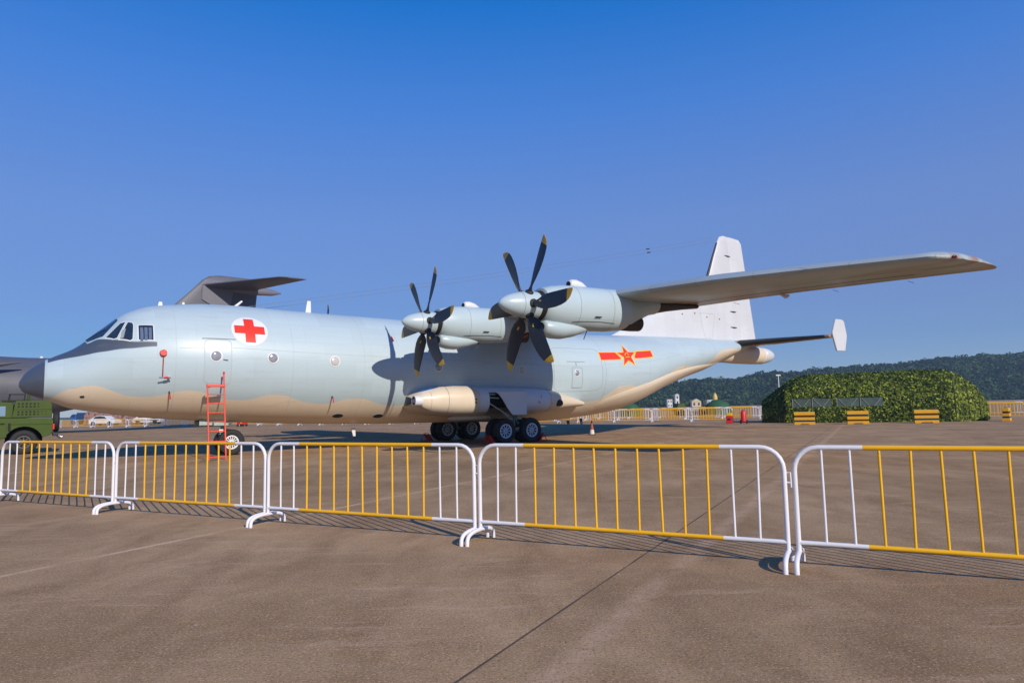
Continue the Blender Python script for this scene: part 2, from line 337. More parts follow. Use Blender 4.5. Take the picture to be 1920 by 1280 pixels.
# ------------------------------------------------------------------ hill with forest
RX = [60, 87.86, 102.2, 123.3, 138.9, 162.1, 177.8, 189.5, 208.9, 220.6, 236.2, 250.6, 263.5, 279, 292.7, 306.5, 326, 345.5, 372.8, 440, 520, 640]
RZ = [-2, 0.0, 8, 13, 14.5, 13.8, 17.4, 18.2, 17.8, 19.5, 20.7, 20.9, 21.8, 22.2, 23.5, 25.8, 26.5, 27.2, 28.2, 30, 26, 5]
def ridge(x): return float(np.interp(x, RX, RZ))
def hill_z(x, y):     # x,y world ; ridge sits near y=500, foot near y=330
    xe = x * 500 / max(y, 1); r = ridge(xe)
    k = min(1, max(0, (y - 330) / 170)); k = k * k * (3 - 2 * k)
    k2 = 1 if y < 520 else max(0, 1 - (y - 520) / 160)
    return -1.2 + (r + 1.2) * k * k2 * (y / 500 if y < 500 else 1)
m_hill = mat('hill_undergrowth', (0.03, 0.05, 0.018), 0.95, var=.4, scale=.08)
hb = MB(); xs = np.linspace(30, 640, 90); ys = np.linspace(320, 690, 46); vs = [(x, y, hill_z(x, y) + .4 * noise.noise(Vector((x * .05, y * .05, 0)))) for y in ys for x in xs]; nx_ = len(xs)
hb.add(vs, [(j * nx_ + i, j * nx_ + i + 1, (j + 1) * nx_ + i + 1, (j + 1) * nx_ + i) for j in range(len(ys) - 1) for i in range(nx_ - 1)])
hl = hb.build('hill', m_hill, smooth=True); tag(hl, kind='structure')
# crown templates: clusters of leaf-sized facets over a lumpy volume
def crown_pts(n, seed):
    r_ = np.random.default_rng(seed); vs = []; fs = []
    lob = r_.normal(0, .38, (7, 3)); lob[:, 2] = abs(lob[:, 2]) * .8; rad = r_.uniform(.38, .62, 7)
    for i in range(n):
        k = r_.integers(7); d = r_.normal(0, 1, 3); d /= np.linalg.norm(d); d[2] = abs(d[2]) if r_.random() < .8 else d[2]
        c = lob[k] + d * rad[k] * r_.uniform(.75, 1.08); s = r_.uniform(.12, .24)
        nrm = d + r_.normal(0, .45, 3); nrm /= np.linalg.norm(nrm); u = np.cross(nrm, r_.normal(0, 1, 3)); u /= np.linalg.norm(u); v = np.cross(nrm, u)
        b = len(vs); vs += [c + u * s, c + v * s * .8, c - u * s * .9, c - v * s * .7]; fs.append((b, b + 1, b + 2, b + 3))
    return np.array(vs), fs
def leaf_mat(name, c0, c1, sc_=.35):
    m = bpy.data.materials.new(name); m.use_nodes = True; t = m.node_tree; N = t.nodes; L = t.links; b = N['Principled BSDF']; b.inputs['Roughness'].default_value = .75; b.inputs['Specular IOR Level'].default_value = .25
    at = N.new('ShaderNodeAttribute'); at.attribute_name = 'tint'; cr = N.new('ShaderNodeMix'); cr.data_type = 'RGBA'; cr.inputs[6].default_value = (*c0, 1); cr.inputs[7].default_value = (*c1, 1)
    L.new(at.outputs['Fac'], cr.inputs[0]); L.new(cr.outputs[2], b.inputs['Base Color']); return m
m_leaf = leaf_mat('forest_leaves', (0.006, 0.024, 0.010), (0.055, 0.105, 0.030))
T = [crown_pts(95, 100 + i) for i in range(8)]
def forest(name, spots, m):
    V = []; Fs = []; tint = []; b = 0
    for (x, y, z, sx, sz, k, tn) in spots:
        v, f = T[k]; a = rng.uniform(0, 2 * PI); ca, sa = cos(a), sin(a)
        q = np.empty_like(v); q[:, 0] = x + sx * (v[:, 0] * ca - v[:, 1] * sa); q[:, 1] = y + sx * (v[:, 0] * sa + v[:, 1] * ca); q[:, 2] = z + sz * v[:, 2]
        V.append(q); fa = np.array(f) + b; Fs.append(fa); b += len(v); tint.append(np.clip(tn + rng.normal(0, .16, len(f)), 0, 1))
    V = np.concatenate(V); Fs = np.concatenate(Fs); tint = np.concatenate(tint)
    me = bpy.data.meshes.new(name); me.vertices.add(len(V)); me.vertices.foreach_set('co', V.ravel()); n = len(Fs)
    me.loops.add(n * 4); me.loops.foreach_set('vertex_index', Fs.ravel().astype(np.int32)); me.polygons.add(n); me.polygons.foreach_set('loop_start', np.arange(n, dtype=np.int32) * 4); me.update(calc_edges=True)
    at = me.attributes.new('tint', 'FLOAT', 'FACE'); at.data.foreach_set('value', tint.astype(np.float32)); me.materials.append(m)
    o = bpy.data.objects.new(name, me); C.objects.link(o); return o
spots = []
while len(spots) < 4300:
    y = rng.uniform(330, 530); x = rng.uniform(60, 460) * y / 500
    z = hill_z(x, y)
    if z < -.9: continue
    s = rng.uniform(2.6, 5.0) * (.75 if y < 380 else 1)
    tn = .35 + .55 * noise.noise(Vector((x * .03, y * .03, 3))) + rng.normal(0, .2)
    spots.append((x, y, z + s * .25, s, s * rng.uniform(.75, 1.05), int(rng.integers(8)), tn))
fo = forest('forest', spots, m_leaf); tag(fo, 'dense dark green forest covering the hill behind the camouflaged tent', 'forest', kind='stuff')
# single trees that stand above the ridge line
m_trunk = mat('bark', (0.10, 0.075, 0.05), 0.9, var=.3)
TT = [(250.6, 500, 27.6, 2.5, 'tallest round-headed tree standing on the hill ridge above the camouflaged tent'), (213, 500, 22.5, 2.6, 'small tree on the ridge above the tent, left of the tallest one'),
      (170.5, 500, 20.5, 2.4, 'thin tree poking above the low end of the ridge left of the pale mast'), (306.5, 500, 29.3, 2.6, 'tree on the ridge above the right end of the tent'), (372, 500, 33.2, 3.0, 'tree on the highest part of the ridge at the right edge of the picture')]
for i, (x, y, zt, s, lb) in enumerate(TT):
    zb = hill_z(x, y) - .5; e = empty('ridge_tree', (x, y, zb), label=lb, cat='tree', group='single trees on the hill ridge')
    tk = MB().tube([(0, 0, 0), (.1, 0, (zt - zb) * .5), (0, .1, (zt - zb) * .85)], [.35, .25, .1], 8).build('trunk', m_trunk, e)
    cr = forest('crown', [(0, 0, (zt - zb) - s * .9, s, s * 1.0, i % 8, .3), (0.5 * s, 0, (zt - zb) - s * 1.5, s * .8, s * .7, (i + 3) % 8, .25)], m_leaf); cr.parent = e

# ------------------------------------------------------------------ far small buildings, masts
m_bwhite = mat('white_render', (0.62, 0.62, 0.60), .8); m_roof = mat('red_roof', (0.28, 0.10, 0.07), .8); m_win = mat('dark_window', (0.03, 0.035, 0.045), .3); m_cream = mat('cream_render', (0.55, 0.45, 0.30), .8)
def house(x, y, wd, hz, dp, lb, rf=None, wall=m_bwhite, cols=3, rows=2, z0=-.2):
    e = empty('house', (x, y, z0), label=lb, cat='house')
    MB().box((0, 0, hz / 2), (wd, dp, hz)).build('wall', wall, e)
    r_ = MB()
    if rf: r_.prism([(-wd / 2 - .15, hz), (wd / 2 + .15, hz), (0, hz + wd * .3)], -dp / 2 - .2, dp / 2 + .2).build('roof', rf, e)
    else: r_.box((0, 0, hz + .12), (wd + .3, dp + .3, .2)).build('roof', m_bwhite, e)
    for i in range(cols):
        for j in range(rows):
            MB().box((-wd / 2 + (i + .5) * wd / cols, -dp / 2 - .02, (j + .55) * hz / rows), (wd / cols * .4, .06, hz / rows * .45)).build('window', m_win, e)
house(90.3, 318, 2.4, 2.6, 3, 'narrow white house at the foot of the hill, rightmost of the white ones', cols=2, z0=.2)
house(74.6, 315, 1.7, 4.6, 3, 'taller white gabled house among trees, its pale roof pointed', m_bwhite, cols=1, rows=2, z0=.9)
house(71.4, 316, 2.2, 3.6, 3, 'white block with dark windows leftmost at the foot of the hill', cols=2)
house(84.0, 318, 4.2, 2.6, 3, 'low cream house right of the white blocks below the hill', m_cream, m_cream, 2, 1)
def mast(x, y, z0, z1, r, lb, m, arm=True):
    e = empty('floodlight_mast', (x, y, z0), label=lb, cat='mast'); MB().tube([(0, 0, 0), (0, 0, z1 - z0)], [r, r * .6], 8).build('pole', m, e)
    if arm: MB().box((0, 0, z1 - z0 + .1), (1.3, .3, .35)).build('lamp_head', m, e)
mast(77.2, 200, -.02, 9.0, .20, 'tall pale floodlight mast rising behind the left end of the camouflaged tent', m_bwhite)

# ------------------------------------------------------------------ barriers
BL = 3.0; BH = .995; ZR = .205; SPB = BL / 14
def rail_path():
    r = .19; pts = [(0, 0, .125)]
    for k in range(7): a = k / 6 * PI / 2; pts.append((r - r * cos(a), 0, BH - r + r * sin(a)))
    for k in range(7): a = k / 6 * PI / 2; pts.append((BL - r + r * sin(a), 0, BH - r + r * cos(a)))
    pts.append((BL, 0, .125)); return pts
def near_barrier(p0, label):
    e = empty('crowd_barrier', (p0[0], p0[1], 0), GA + random.uniform(-.004, .004), label, 'barrier', 'yellow and white barriers across the foreground')
    rt = .0205; ya, yb = 2.45 * SPB, 11.55 * SPB; P = rail_path(); f = MB()
    left = [p for p in P if p[0] < BL / 2]; right = [p for p in P if p[0] > BL / 2]
    f.tube(left + [(ya, 0, BH)], rt, 14); f.tube([(0.0, 0, ZR), (ya, 0, ZR)], .019, 12); f.build('white_frame', m_wpaint, e, auto=50)
    f = MB(); f.tube([(yb, 0, BH)] + right, rt, 14); f.tube([(yb, 0, ZR), (BL, 0, ZR)], .019, 12); f.build('white_frame', m_wpaint, e, auto=50)
    MB().tube([(ya, 0, BH), (yb, 0, BH)], rt, 14).build('top_rail', m_yellow, e, auto=50); MB().tube([(ya, 0, ZR), (yb, 0, ZR)], .019, 12).build('bottom_rail', m_yellow, e, auto=50)
    for k in range(1, 14):
        x = k * SPB; j = random.uniform(-.006, .006)
        MB().tube([(x + j, 0, ZR), (x, random.uniform(-.004, .004), .6), (x - j, 0, BH - .01)], .0108, 10).build('bar', m_wpaint if k < 3 or k > 11 else m_yellow, e, auto=50)
    for x in (0, BL):
        pts = []
        for k in range(17):
            a = PI * k / 16; ca = cos(a); pts.append((x, -.27 * (abs(ca) ** .8) * (1 if ca > 0 else -1), .128 * sin(a) ** .5 if 0 < k < 16 else 0))
        MB().tube(pts, .021, 12).build('foot', m_wpaint, e, auto=50)
    h_ = MB(); h_.tube([(BL + .005, 0, .78), (BL + .05, 0, .785), (BL + .052, 0, .66)], .007, 8); h_.tube([(BL, 0, .70), (BL + .05, .0, .70)], .008, 8)
    h_.build('hook', m_wpaint, e, auto=50)
    return e
F0 = Vector((-5.84, 10.16, 0)); stepv = D2 * 3.066
lb = ['leftmost yellow and white barrier in the foreground, in front of the green military jeep', 'foreground barrier in front of the orange ladder and nose wheel', 'foreground barrier in front of the bare concrete left of the main wheels',
      'foreground barrier below the main wheels and the star insignia', 'nearest barrier, at the right edge in front of the camouflaged tent']
for k in range(5):
    p = F0 + stepv * (k - 1) + D2 * .035
    if k == 4: p += Vector((.02, 0, 0))
    near_barrier(p, lb[k])
# far barriers: one mesh each, shared
def far_mesh(nm, post_r=.03):
    f = MB(); ya, yb = 2.5 * SPB, 11.5 * SPB; P = rail_path()
    f.mat(0).tube([p for p in P if p[0] < BL / 2][::2] + [(ya, 0, BH)], post_r, 6); f.tube([(yb, 0, BH)] + [p for p in P if p[0] > BL / 2][::2], post_r, 6)
    f.tube([(0, 0, .185), (ya, 0, .185)], post_r * .8, 5); f.tube([(yb, 0, .185), (BL, 0, .185)], post_r * .8, 5)
    for x in (0, BL): f.tube([(x, -.27, 0), (x, -.2, .13), (x, 0, .17), (x, .2, .13), (x, .27, 0)], .03, 5)
    f.mat(1).tube([(ya, 0, BH), (yb, 0, BH)], post_r, 6); f.tube([(ya, 0, .185), (yb, 0, .185)], post_r * .8, 5)
    for k in range(1, 14): f.mat(0 if k < 3 or k > 11 else 1).tube([(k * SPB, 0, .19), (k * SPB, 0, BH)], .017, 4, cap=False)
    return f.build('far_barrier', [m_wpaint, m_yellow])
fm = None
ORD = 'first second third fourth fifth sixth seventh eighth ninth tenth eleventh twelfth thirteenth fourteenth fifteenth sixteenth seventeenth eighteenth nineteenth twentieth twenty-first twenty-second twenty-third twenty-fourth twenty-fifth twenty-sixth twenty-seventh twenty-eighth'.split()
def lay(poly, group, lab, jit=.0, start=0):
    global fm
    poly = [Vector((*p, 0)) for p in poly]
    seg = 0; pos = poly[0].copy(); n = 0
    while seg < len(poly) - 1:
        d = (poly[seg + 1] - pos)
        if d.length < 3.05: seg += 1; continue
        d.normalize()
        if fm is None: fm = o = far_mesh('far_barrier')
        else: o = fm.copy(); C.objects.link(o)
        o.location = pos; o.rotation_euler = (0, 0, math.atan2(d.y, d.x) + random.uniform(-jit, jit)); tag(o, lab.replace('#', ORD[n + start]), 'barrier', group); pos = pos + d * 3.08; n += 1
lay([(-62, 91), (-35, 80.5), (-11, 67), (5.3, 57)], 'barriers in the far row beyond the aircraft belly', '# barrier from the left in the far row beyond the aircraft belly', .03)
lay([(5.3, 57), (18.8, 51)], 'barriers in the far row left of the camouflaged tent', '# barrier from the left in the front far row ending at the tent', .03)
lay([(27.5, 46.4), (36, 41.8)], 'barriers in the far row right of the camouflaged tent', '# barrier out from the right end of the camouflaged tent', .03)
lay([(4, 66), (30, 54)], 'barriers in the second far row', '# barrier from the left in the second far row, left of the tent', .05)
lay([(28, 58), (44, 51)], 'barriers in the second far row at the right', '# barrier from the left in the rear row right of the tent', .05)
lay([(6, 72), (34, 60)], 'barriers in the third far row', '# barrier from the left in the rearmost row left of the tent', .08)

# ------------------------------------------------------------------ camouflaged tent
TU = Vector((8.4, -3.8, 0)).normalized(); TN = Vector((-TU.y, TU.x, 0))    # TN points away from the camera
te = empty('camouflage_tent', (17.75, 44.9, 0), math.atan2(TU.y, TU.x), 'long camouflage-netted inflatable tent with clear window strips, right background', 'tent')
TS = [(-1.55, 1.45, .45), (-1.25, 1.72, .55), (-.6, 2.2, .78), (0, 2.62, 1.0), (.5, 2.95, 1.02), (1.2, 3.08, 1.03), (3, 3.1, 1.03), (5, 3.12, 1.03), (7, 3.15, 1.03), (8.5, 3.16, 1.03), (9.2, 3.12, 1.03), (10.0, 2.7, .80), (10.7, 2.1, .60), (11.1, 1.5, .46), (11.2, 1.25, .42)]
TW = 2.6
def tsec(u):
    hh = np.interp(u, [t[0] for t in TS], [t[1] for t in TS]); ww = np.interp(u, [t[0] for t in TS], [t[2] for t in TS]) * TW; return hh, ww
def tpt(u, t, off=0):   # t 0 front foot .. 1 back foot
    hh, ww = tsec(u); a = PI * (1 - t); c, s_ = cos(a), sin(a)
    y = TW - (-c) * 0 + ww * (abs(c) ** .62) * (1 if c > 0 else -1) * -1 * -1
    z = hh * (abs(s_) ** .80)
    return Vector((u, TW + (ww + off) * (abs(c) ** .62) * (1 if c > 0 else -1), (hh + off) * abs(s_) ** .80))
m_tbase = mat('tent_fabric_dark_green', (0.022, 0.036, 0.012), .9, var=.3, scale=4)
tb = MB(); us = np.linspace(-1.55, 11.2, 40); tb.loft([[tpt(u, t) for t in np.linspace(0, 1, 25)] for u in us], closed=False)
n_ = 25; tb.add([tpt(-1.55, t) for t in np.linspace(0, 1, 25)], [tuple(range(25))]); tb.add([tpt(11.2, t) for t in np.linspace(0, 1, 25)], [tuple(range(25))])
tb.build('tent_shell', m_tbase, te, auto=40)
m_net = leaf_mat('netting_leaves', (0.016, 0.036, 0.006), (0.29, 0.35, 0.042))
V = []; Fq = []; tn = []
WIN = [(.35, 2.7), (2.95, 5.6)]
def front_z(t): return None
for i in range(27000):
    endp = random.random()
    if endp < .86:
        u = random.uniform(-1.6, 11.2); t = random.random() ** 1.15 * .62
        p = tpt(u, 1 - t if False else t); 
        if any(a < u < b for a, b in WIN) and .98 < p.z < 1.56 and p.y < 1: continue
        q1 = tpt(u + .05, t); q2 = tpt(u, t + .01); n = (q1 - p).cross(q2 - p)
        n = n.normalized() if n.length > 1e-9 else Vector((0, -1, 0))
        if n.y > 0 and t < .5: n = -n
        if n.z < 0: n = -n
    else:
        rgt = random.random() < .5; u = 11.2 if rgt else -1.55; hh, ww = tsec(u); t = random.random(); q = tpt(u, t); f = math.sqrt(random.random()); p = Vector((u, TW + (q.y - TW) * f, q.z * f)); n = Vector((1 if rgt else -1, 0, 0))
    s = random.uniform(.045, .10); n = (n + Vector([random.gauss(0, .42) for _ in range(3)])).normalized(); a = n.orthogonal().normalized(); a.rotate(Matrix.Rotation(random.uniform(0, 6.28), 3, n)); bb = n.cross(a)
    p = p + n * random.uniform(.0, .07); b = len(V)
    V += [p + a * s * 1.5, p + bb * s * .7 + a * s * .2, p - a * s * 1.2, p - bb * s * .7]; Fq.append((b, b + 1, b + 2, b + 3)); tn.append(min(1, max(0, random.random() ** 1.7 * (1.0 + .9 * noise.noise(p * 2.2)) - .10 + (.12 if u > 9.3 else 0))))  # right end tinted lighter: its sunlit look put into the leaf colour
me = bpy.data.meshes.new('leaf_netting'); me.from_pydata([tuple(v) for v in V], [], Fq); me.materials.append(m_net)
at = me.attributes.new('tint', 'FLOAT', 'FACE'); at.data.foreach_set('value', tn)
no_ = bpy.data.objects.new('leaf_netting', me); C.objects.link(no_); no_.parent = te; no_['kind'] = 'stuff'
m_clear = mat('clear_window_film', (0.075, 0.10, 0.07), .25, var=.35, scale=3, spec=.6); m_tie = mat('pale_cord', (0.30, 0.33, 0.27), .7)
def front_t(z):
    lo, hi = 0, .5
    for _ in range(30):
        m_ = (lo + hi) / 2
        if tpt(4, m_).z < z: lo = m_
        else: hi = m_
    return lo
yF = lambda u, z: tpt(u, front_t(z)).y
for a, b in WIN:
    n = 2
    for k in range(n):
        x0 = a + (b - a) * k / n + .03; x1 = a + (b - a) * (k + 1) / n - .03
        q = [(x0, 1.0), (x1, 1.0), (x1, 1.54), (x0, 1.54)]
        vs = [(x, yF(x, z) - .05, z) for x, z in q] + [(x, yF(x, z) - .02, z) for x, z in q]
        wn = MB().add(vs, [(0, 1, 2, 3), (4, 5, 6, 7), (0, 1, 5, 4), (1, 2, 6, 5), (2, 3, 7, 6), (3, 0, 4, 7)]).build('window_film', m_clear, te)
        c = MB(); mx = (x0 + x1) / 2
        for (p, r_) in (((x0 + .1, 1.5), (x0 + .5, 1.03)), ((x1 - .1, 1.5), (x1 - .5, 1.03)), ((x0, 1.0), (x0, 1.54))):
            c.tube([(p[0], yF(p[0], p[1]) - .07, p[1]), (r_[0], yF(r_[0], r_[1]) - .07, r_[1])], .013, 6)
        c.build('cord', m_tie, wn)
# folds and seams of the right apse
sm = MB()
for u in (9.35, 10.1, 10.75): sm.tube([tpt(u, t, .07) for t in np.linspace(0.01, .5, 14)], .04, 6)
sm.build('end_seam', m_tbase, te)

# yellow black blocks
m_stripeblk = mat('stripe_black', (0.02, 0.018, 0.016), .6, var=.2); m_blky = mat('block_yellow', (0.75, 0.38, 0.01), .5, var=.08, scale=4)
def block(x, y, rz, lb, L_=1.13):
    e = empty('water_barrier', (x, y, 0), rz, lb, 'barrier block', 'yellow and black striped blocks in front of the tent')
    H_ = .80; W_ = .4
    def row(z0, z1, nm, m, inset=0, poly=None):
        b = MB()
        if poly: b.prism(poly, -W_ / 2, W_ / 2)
        else: b.box((0, 0, (z0 + z1) / 2), (L_ - inset, W_ - inset - (z0 * .12), z1 - z0))
        return b.build(nm, m, e, bevel=.015)
    row(0, .17, 'foot_band', m_blky, poly=[(-L_ / 2, 0), (-L_ / 2 + .3, 0), (-L_ / 2 + .36, .07), (L_ / 2 - .36, .07), (L_ / 2 - .3, 0), (L_ / 2, 0), (L_ / 2, .17), (-L_ / 2, .17)])
    row(.17, .27, 'black_band', m_stripeblk, .05); row(.27, .44, 'yellow_band', m_blky); row(.44, .56, 'black_band', m_stripeblk, .05); row(.56, .76, 'yellow_band', m_blky)
    for s_ in (-.3, .3): MB().loft(lathe_z([(.76, .05), (.79, .05)], 10, s_ * 1.2)).build('filler_cap', m_stripeblk, e)
block(17.3, 41.15, R(-24), 'yellow and black striped block, leftmost before the tent'); block(20.15, 40.5, R(-24), 'yellow and black striped block in the middle, below the tent window strips'); block(23.55, 39.5, R(-24), 'yellow and black striped block before the plain right part of the tent', 1.2)
block(28.7, 40.3, R(50), 'end-on yellow and black block right of the tent, beside the barriers', .9)
# extinguishers
ex = empty('wheeled_extinguisher', (15.15, 45.6, 0), GA, 'red wheeled fire extinguisher standing left of the camouflaged tent', 'fire extinguisher')
MB().loft(lathe_z([(.12, .05), (.16, .17), (.72, .17), (.84, .12), (.9, .05), (.93, .05)], 20)).build('cylinder', m_red, ex, auto=40)
MB().tube([(0, .1, .86), (.0, .3, .95), (0, .32, .6)], .02, 6).build('hose', m_rubber, ex)
for s_ in (-.2, .2): MB().loft(lathe_x([(s_ - .03, .13), (s_ + .03, .13)], 16, .1, .13)).build('wheel', m_tyre, ex)
MB().tube([(-.15, .16, .2), (-.15, .3, .9), (.15, .3, .9), (.15, .16, .2)], .015, 6).build('handle', m_steel, ex)
ex2 = empty('hose_box', (14.45, 46.3, 0), GA, 'small dark red box with yellow top left of the wheeled extinguisher', 'box')
MB().box((0, 0, .28), (.42, .3, .5)).build('case', m_red, ex2, bevel=.02); MB().box((0, 0, .62), (.34, .26, .18)).build('yellow_top', m_yellow, ex2, bevel=.02); MB().box((0, -.16, .3), (.2, .02, .12)).build('latch', m_rubber, ex2)
# cone
cn = empty('traffic_cone', (3.74, 33.2, 0), 0, 'slim orange traffic cone with white bands beyond the main wheels', 'cone')
MB().box((0, 0, .02), (.34, .34, .04)).build('base', m_rubber, cn); m_cone = mat('cone_orange', (0.30, 0.075, 0.03), .6)
MB().loft(lathe_z([(.04, .12), (.25, .092)], 20)).build('lower_body', m_bwhite, cn, auto=40); MB().loft(lathe_z([(.25, .092), (.66, .028), (.68, .02)], 20)).build('upper_body', m_cone, cn, auto=40)

# ------------------------------------------------------------------ background things beyond
m_gtent = mat('green_tarp', (0.02, 0.085, 0.035), .8, var=.25, scale=2)
def dome(x, y, r, hh, lb, m):
    e = empty('covered_load', (x, y, 0), 0, lb, 'tent', None)
    rings = []
    for k in range(9):
        a = k / 8 * PI / 2; rings.append([((r * cos(a) * 1.0 + .1 * noise.noise(Vector((j, k, x)))) * cos(2 * PI * j / 20), r * cos(a) * sin(2 * PI * j / 20), hh * sin(a) ** .8 + .12 * noise.noise(Vector((j * .7, k, 0)))) for j in range(20)])
    MB().loft(rings).build('cover', m, e, auto=30); MB().box((0, -r * .93, hh * .25), (r * .5, .1, hh * .4)).build('flap', m_tbase, e)
dome(14.6, 88, 1.7, 1.75, 'dark green tarpaulin-covered mound behind the far barriers, nearest the tail belly', m_gtent); dome(26.0, 88, 1.75, 1.8, 'dark green tarpaulin-covered mound beside the yellow silo', m_gtent)
yp = empty('yellow_pillar', (35.1, 120, 0), 0, 'upright slim yellow silo with tapered top behind the far barriers', 'pillar')  # far-off yellow pillar on a low base
MB().loft(lathe_z([(.6, .42), (2.4, .42), (2.9, .3), (3.15, .1)], 14)).build('body', m_cream if False else mat('pale_yellow_paint', (0.55, 0.40, 0.10), .5), yp, auto=40); MB().box((0, 0, .35), (1.6, 1.2, .7)).build('base', m_olive, yp)
tr = empty('parked_truck', (21.3, 84, 0), R(8), 'low brown and green vehicle between the two green mounds', 'truck')
MB().box((0, 0, .75), (3.6, 1.6, .5)).build('body', mat('dull_brown_paint', (0.16, 0.12, 0.06), .7), tr, bevel=.05)
MB().prism([(-1.7, 1.0), (-.6, 1.0), (-.8, 1.45), (-1.5, 1.45)], -.7, .7).build('cab', m_olive, tr)
for sx in (-1.2, 1.2):
    for sy in (-.75, .75): MB().loft(lathe_y([(sy - .1, .35), (sy + .1, .35)], 14, sx, .35)).build('wheel', m_tyre, tr)
# beyond the nose
m_blue = mat('truck_blue', (0.02, 0.05, 0.14), .4); m_bluel = mat('light_blue_tarp', (0.16, 0.28, 0.48), .7)
bt = empty('blue_truck', (-79.5, 128, 0), R(-6), 'dark blue truck seen between the far barriers and the nose underside', 'truck')
MB().box((.6, 0, 1.5), (3.0, 2.0, 1.3)).build('cargo_box', m_blue, bt, bevel=.06); MB().prism([(-2.2, .6), (-.95, .6), (-.95, 1.9), (-1.7, 1.9), (-2.2, 1.4)], -1, 1).build('cab', mat('mid_blue_paint', (0.02, 0.11, 0.32), .4), bt); MB().box((-1.6, -1.01, 1.55), (.7, .04, .4)).build('cab_window', m_win, bt)
for sx in (-1.5, 1.3):
    for sy in (-.9, .9): MB().loft(lathe_y([(sy - .12, .48), (sy + .12, .48)], 16, sx, .48)).build('wheel', m_tyre, bt)
m_pink = mat('pink_brown_camouflage', (0.34, 0.20, 0.17), .8, var=.2, scale=2, stain=(0.10, 0.06, 0.05), stain_scale=2.2, stain_lo=.48, stain_hi=.56)
ct = empty('patterned_tent', (-67.5, 116, 0), R(-10), 'long pinkish brown patterned tent under the nose, right of the blue truck', 'tent')
MB().prism([(-4, 0), (4, 0), (4, 1.5), (3.4, 2.25), (-3.4, 2.25), (-4, 1.6)], -1.6, 1.6).build('canopy', m_pink, ct, bevel=.1); MB().box((-1, -1.63, .7), (.9, .05, 1.3)).build('door_flap', m_black, ct)
wa = empty('parked_car', (-62.7, 106, 0), R(-5), 'white car with rounded roof behind the far barriers', 'car')
pf = [(-2.1, .3), (2.1, .3), (2.15, .75), (1.7, .95), (1.0, 1.05), (.5, 1.42), (-.3, 1.52), (-1.1, 1.42), (-1.7, 1.05), (-2.15, .9)]
MB().prism(pf, -.85, .85).build('body', m_white, wa, bevel=.08); MB().prism([(.85, 1.05), (.45, 1.36), (-.3, 1.44), (-1.0, 1.36), (-1.35, 1.05)], -.87, .87).build('side_window', m_win, wa)
for sx in (-1.35, 1.3):
    for sy in (-.78, .78): MB().loft(lathe_y([(sy - .1, .33), (sy + .1, .33)], 16, sx, .33)).build('wheel', m_tyre, wa)
wb = empty('parked_car', (-59.2, 112, 0), R(5), 'white and blue car further right under the nose, partly behind barriers', 'car')
MB().prism(pf, -.85, .85).build('body', m_white, wb, bevel=.08); MB().prism([(.85, 1.05), (.45, 1.36), (-.3, 1.44), (-1.0, 1.36), (-1.35, 1.05)], -.87, .87).build('side_window', m_win, wb); MB().box((0, -.86, .6), (3.9, .03, .16)).build('blue_stripe', m_blue, wb)
for sx in (-1.35, 1.3):
    for sy in (-.78, .78): MB().loft(lathe_y([(sy - .1, .33), (sy + .1, .33)], 16, sx, .33)).build('wheel', m_tyre, wb)
rb = empty('red_equipment_cart', (-29.2, 74.3, 0), R(-20), 'small red equipment cart seen under the fuselage right of the nose wheel', 'cart')
MB().box((0, 0, .4), (.95, .6, .4)).build('case', m_red, rb, bevel=.03); MB().box((.15, -.32, .42), (.2, .03, .2)).build('label_plate', m_yellow, rb)
for sx in (-.35, .35):
    for sy in (-.25, .25): MB().loft(lathe_y([(sy - .04, .14), (sy + .04, .14)], 12, sx, .14)).build('wheel', m_tyre, rb)
#SPLIT

# ================================================================== THE AIRCRAFT
TH = 0.606; PX, PY = -14.499, 20.1585
ac = empty('transport_aircraft', (PX, PY, 0), TH, 'pale blue four-engined turboprop transport with a red cross, black propellers and sand-coloured belly', 'aircraft')
S = [0.0, 0.12, 0.4, 0.8, 1.3, 2.0, 2.7, 3.4, 4.2, 5.0, 6.0, 7.5, 9.5, 12.0, 15.0, 18.0, 20.0, 22.0, 24.0, 26.0, 28.0, 30.0, 32.0, 33.5, 34.0]
ZT = [2.425, 2.667, 2.949, 3.182, 3.438, 4.051, 4.634, 4.896, 4.998, 5.064, 5.072, 5.026, 4.978, 4.925, 4.842, 4.768, 4.743, 4.752, 4.809, 4.844, 4.88, 4.9, 4.831, 4.778, 4.75]
ZB = [2.303, 2.125, 1.999, 1.85, 1.639, 1.507, 1.395, 1.3, 1.231, 1.164, 1.093, 1.003, 0.93, 0.868, 0.836, 0.758, 0.796, 0.996, 1.301, 2.02, 2.702, 3.242, 3.904, 4.4, 4.55]
WS = [0, .12, .4, .8, 1.3, 2, 2.7, 3.4, 4.2, 5, 6, 7.5, 9.5, 20, 22, 24, 26, 28, 30, 32, 33.5, 34]
WW = [0.02, .2, .45, .72, .98, 1.25, 1.5, 1.7, 1.88, 1.98, 2.04, 2.05, 2.05, 2.05, 2.02, 1.95, 1.8, 1.6, 1.35, 1.05, .8, .7]
def pchip(x, y):
    x = np.array(x, float); y = np.array(y, float); h = np.diff(x); d = np.diff(y) / h; m = np.zeros_like(y)
    for i in range(1, len(x) - 1):
        if d[i - 1] * d[i] > 0: w1 = 2 * h[i] + h[i - 1]; w2 = h[i] + 2 * h[i - 1]; m[i] = (w1 + w2) / (w1 / d[i - 1] + w2 / d[i])
    m[0] = d[0]; m[-1] = d[-1]
    def f(q):
        q = min(max(q, x[0]), x[-1]); i = min(max(int(np.searchsorted(x, q)) - 1, 0), len(x) - 2); t = (q - x[i]) / h[i]
        return float((1 + 2 * t) * (1 - t) ** 2 * y[i] + t * (1 - t) ** 2 * h[i] * m[i] + t * t * (3 - 2 * t) * y[i + 1] + t * t * (t - 1) * h[i] * m[i + 1])
    return f
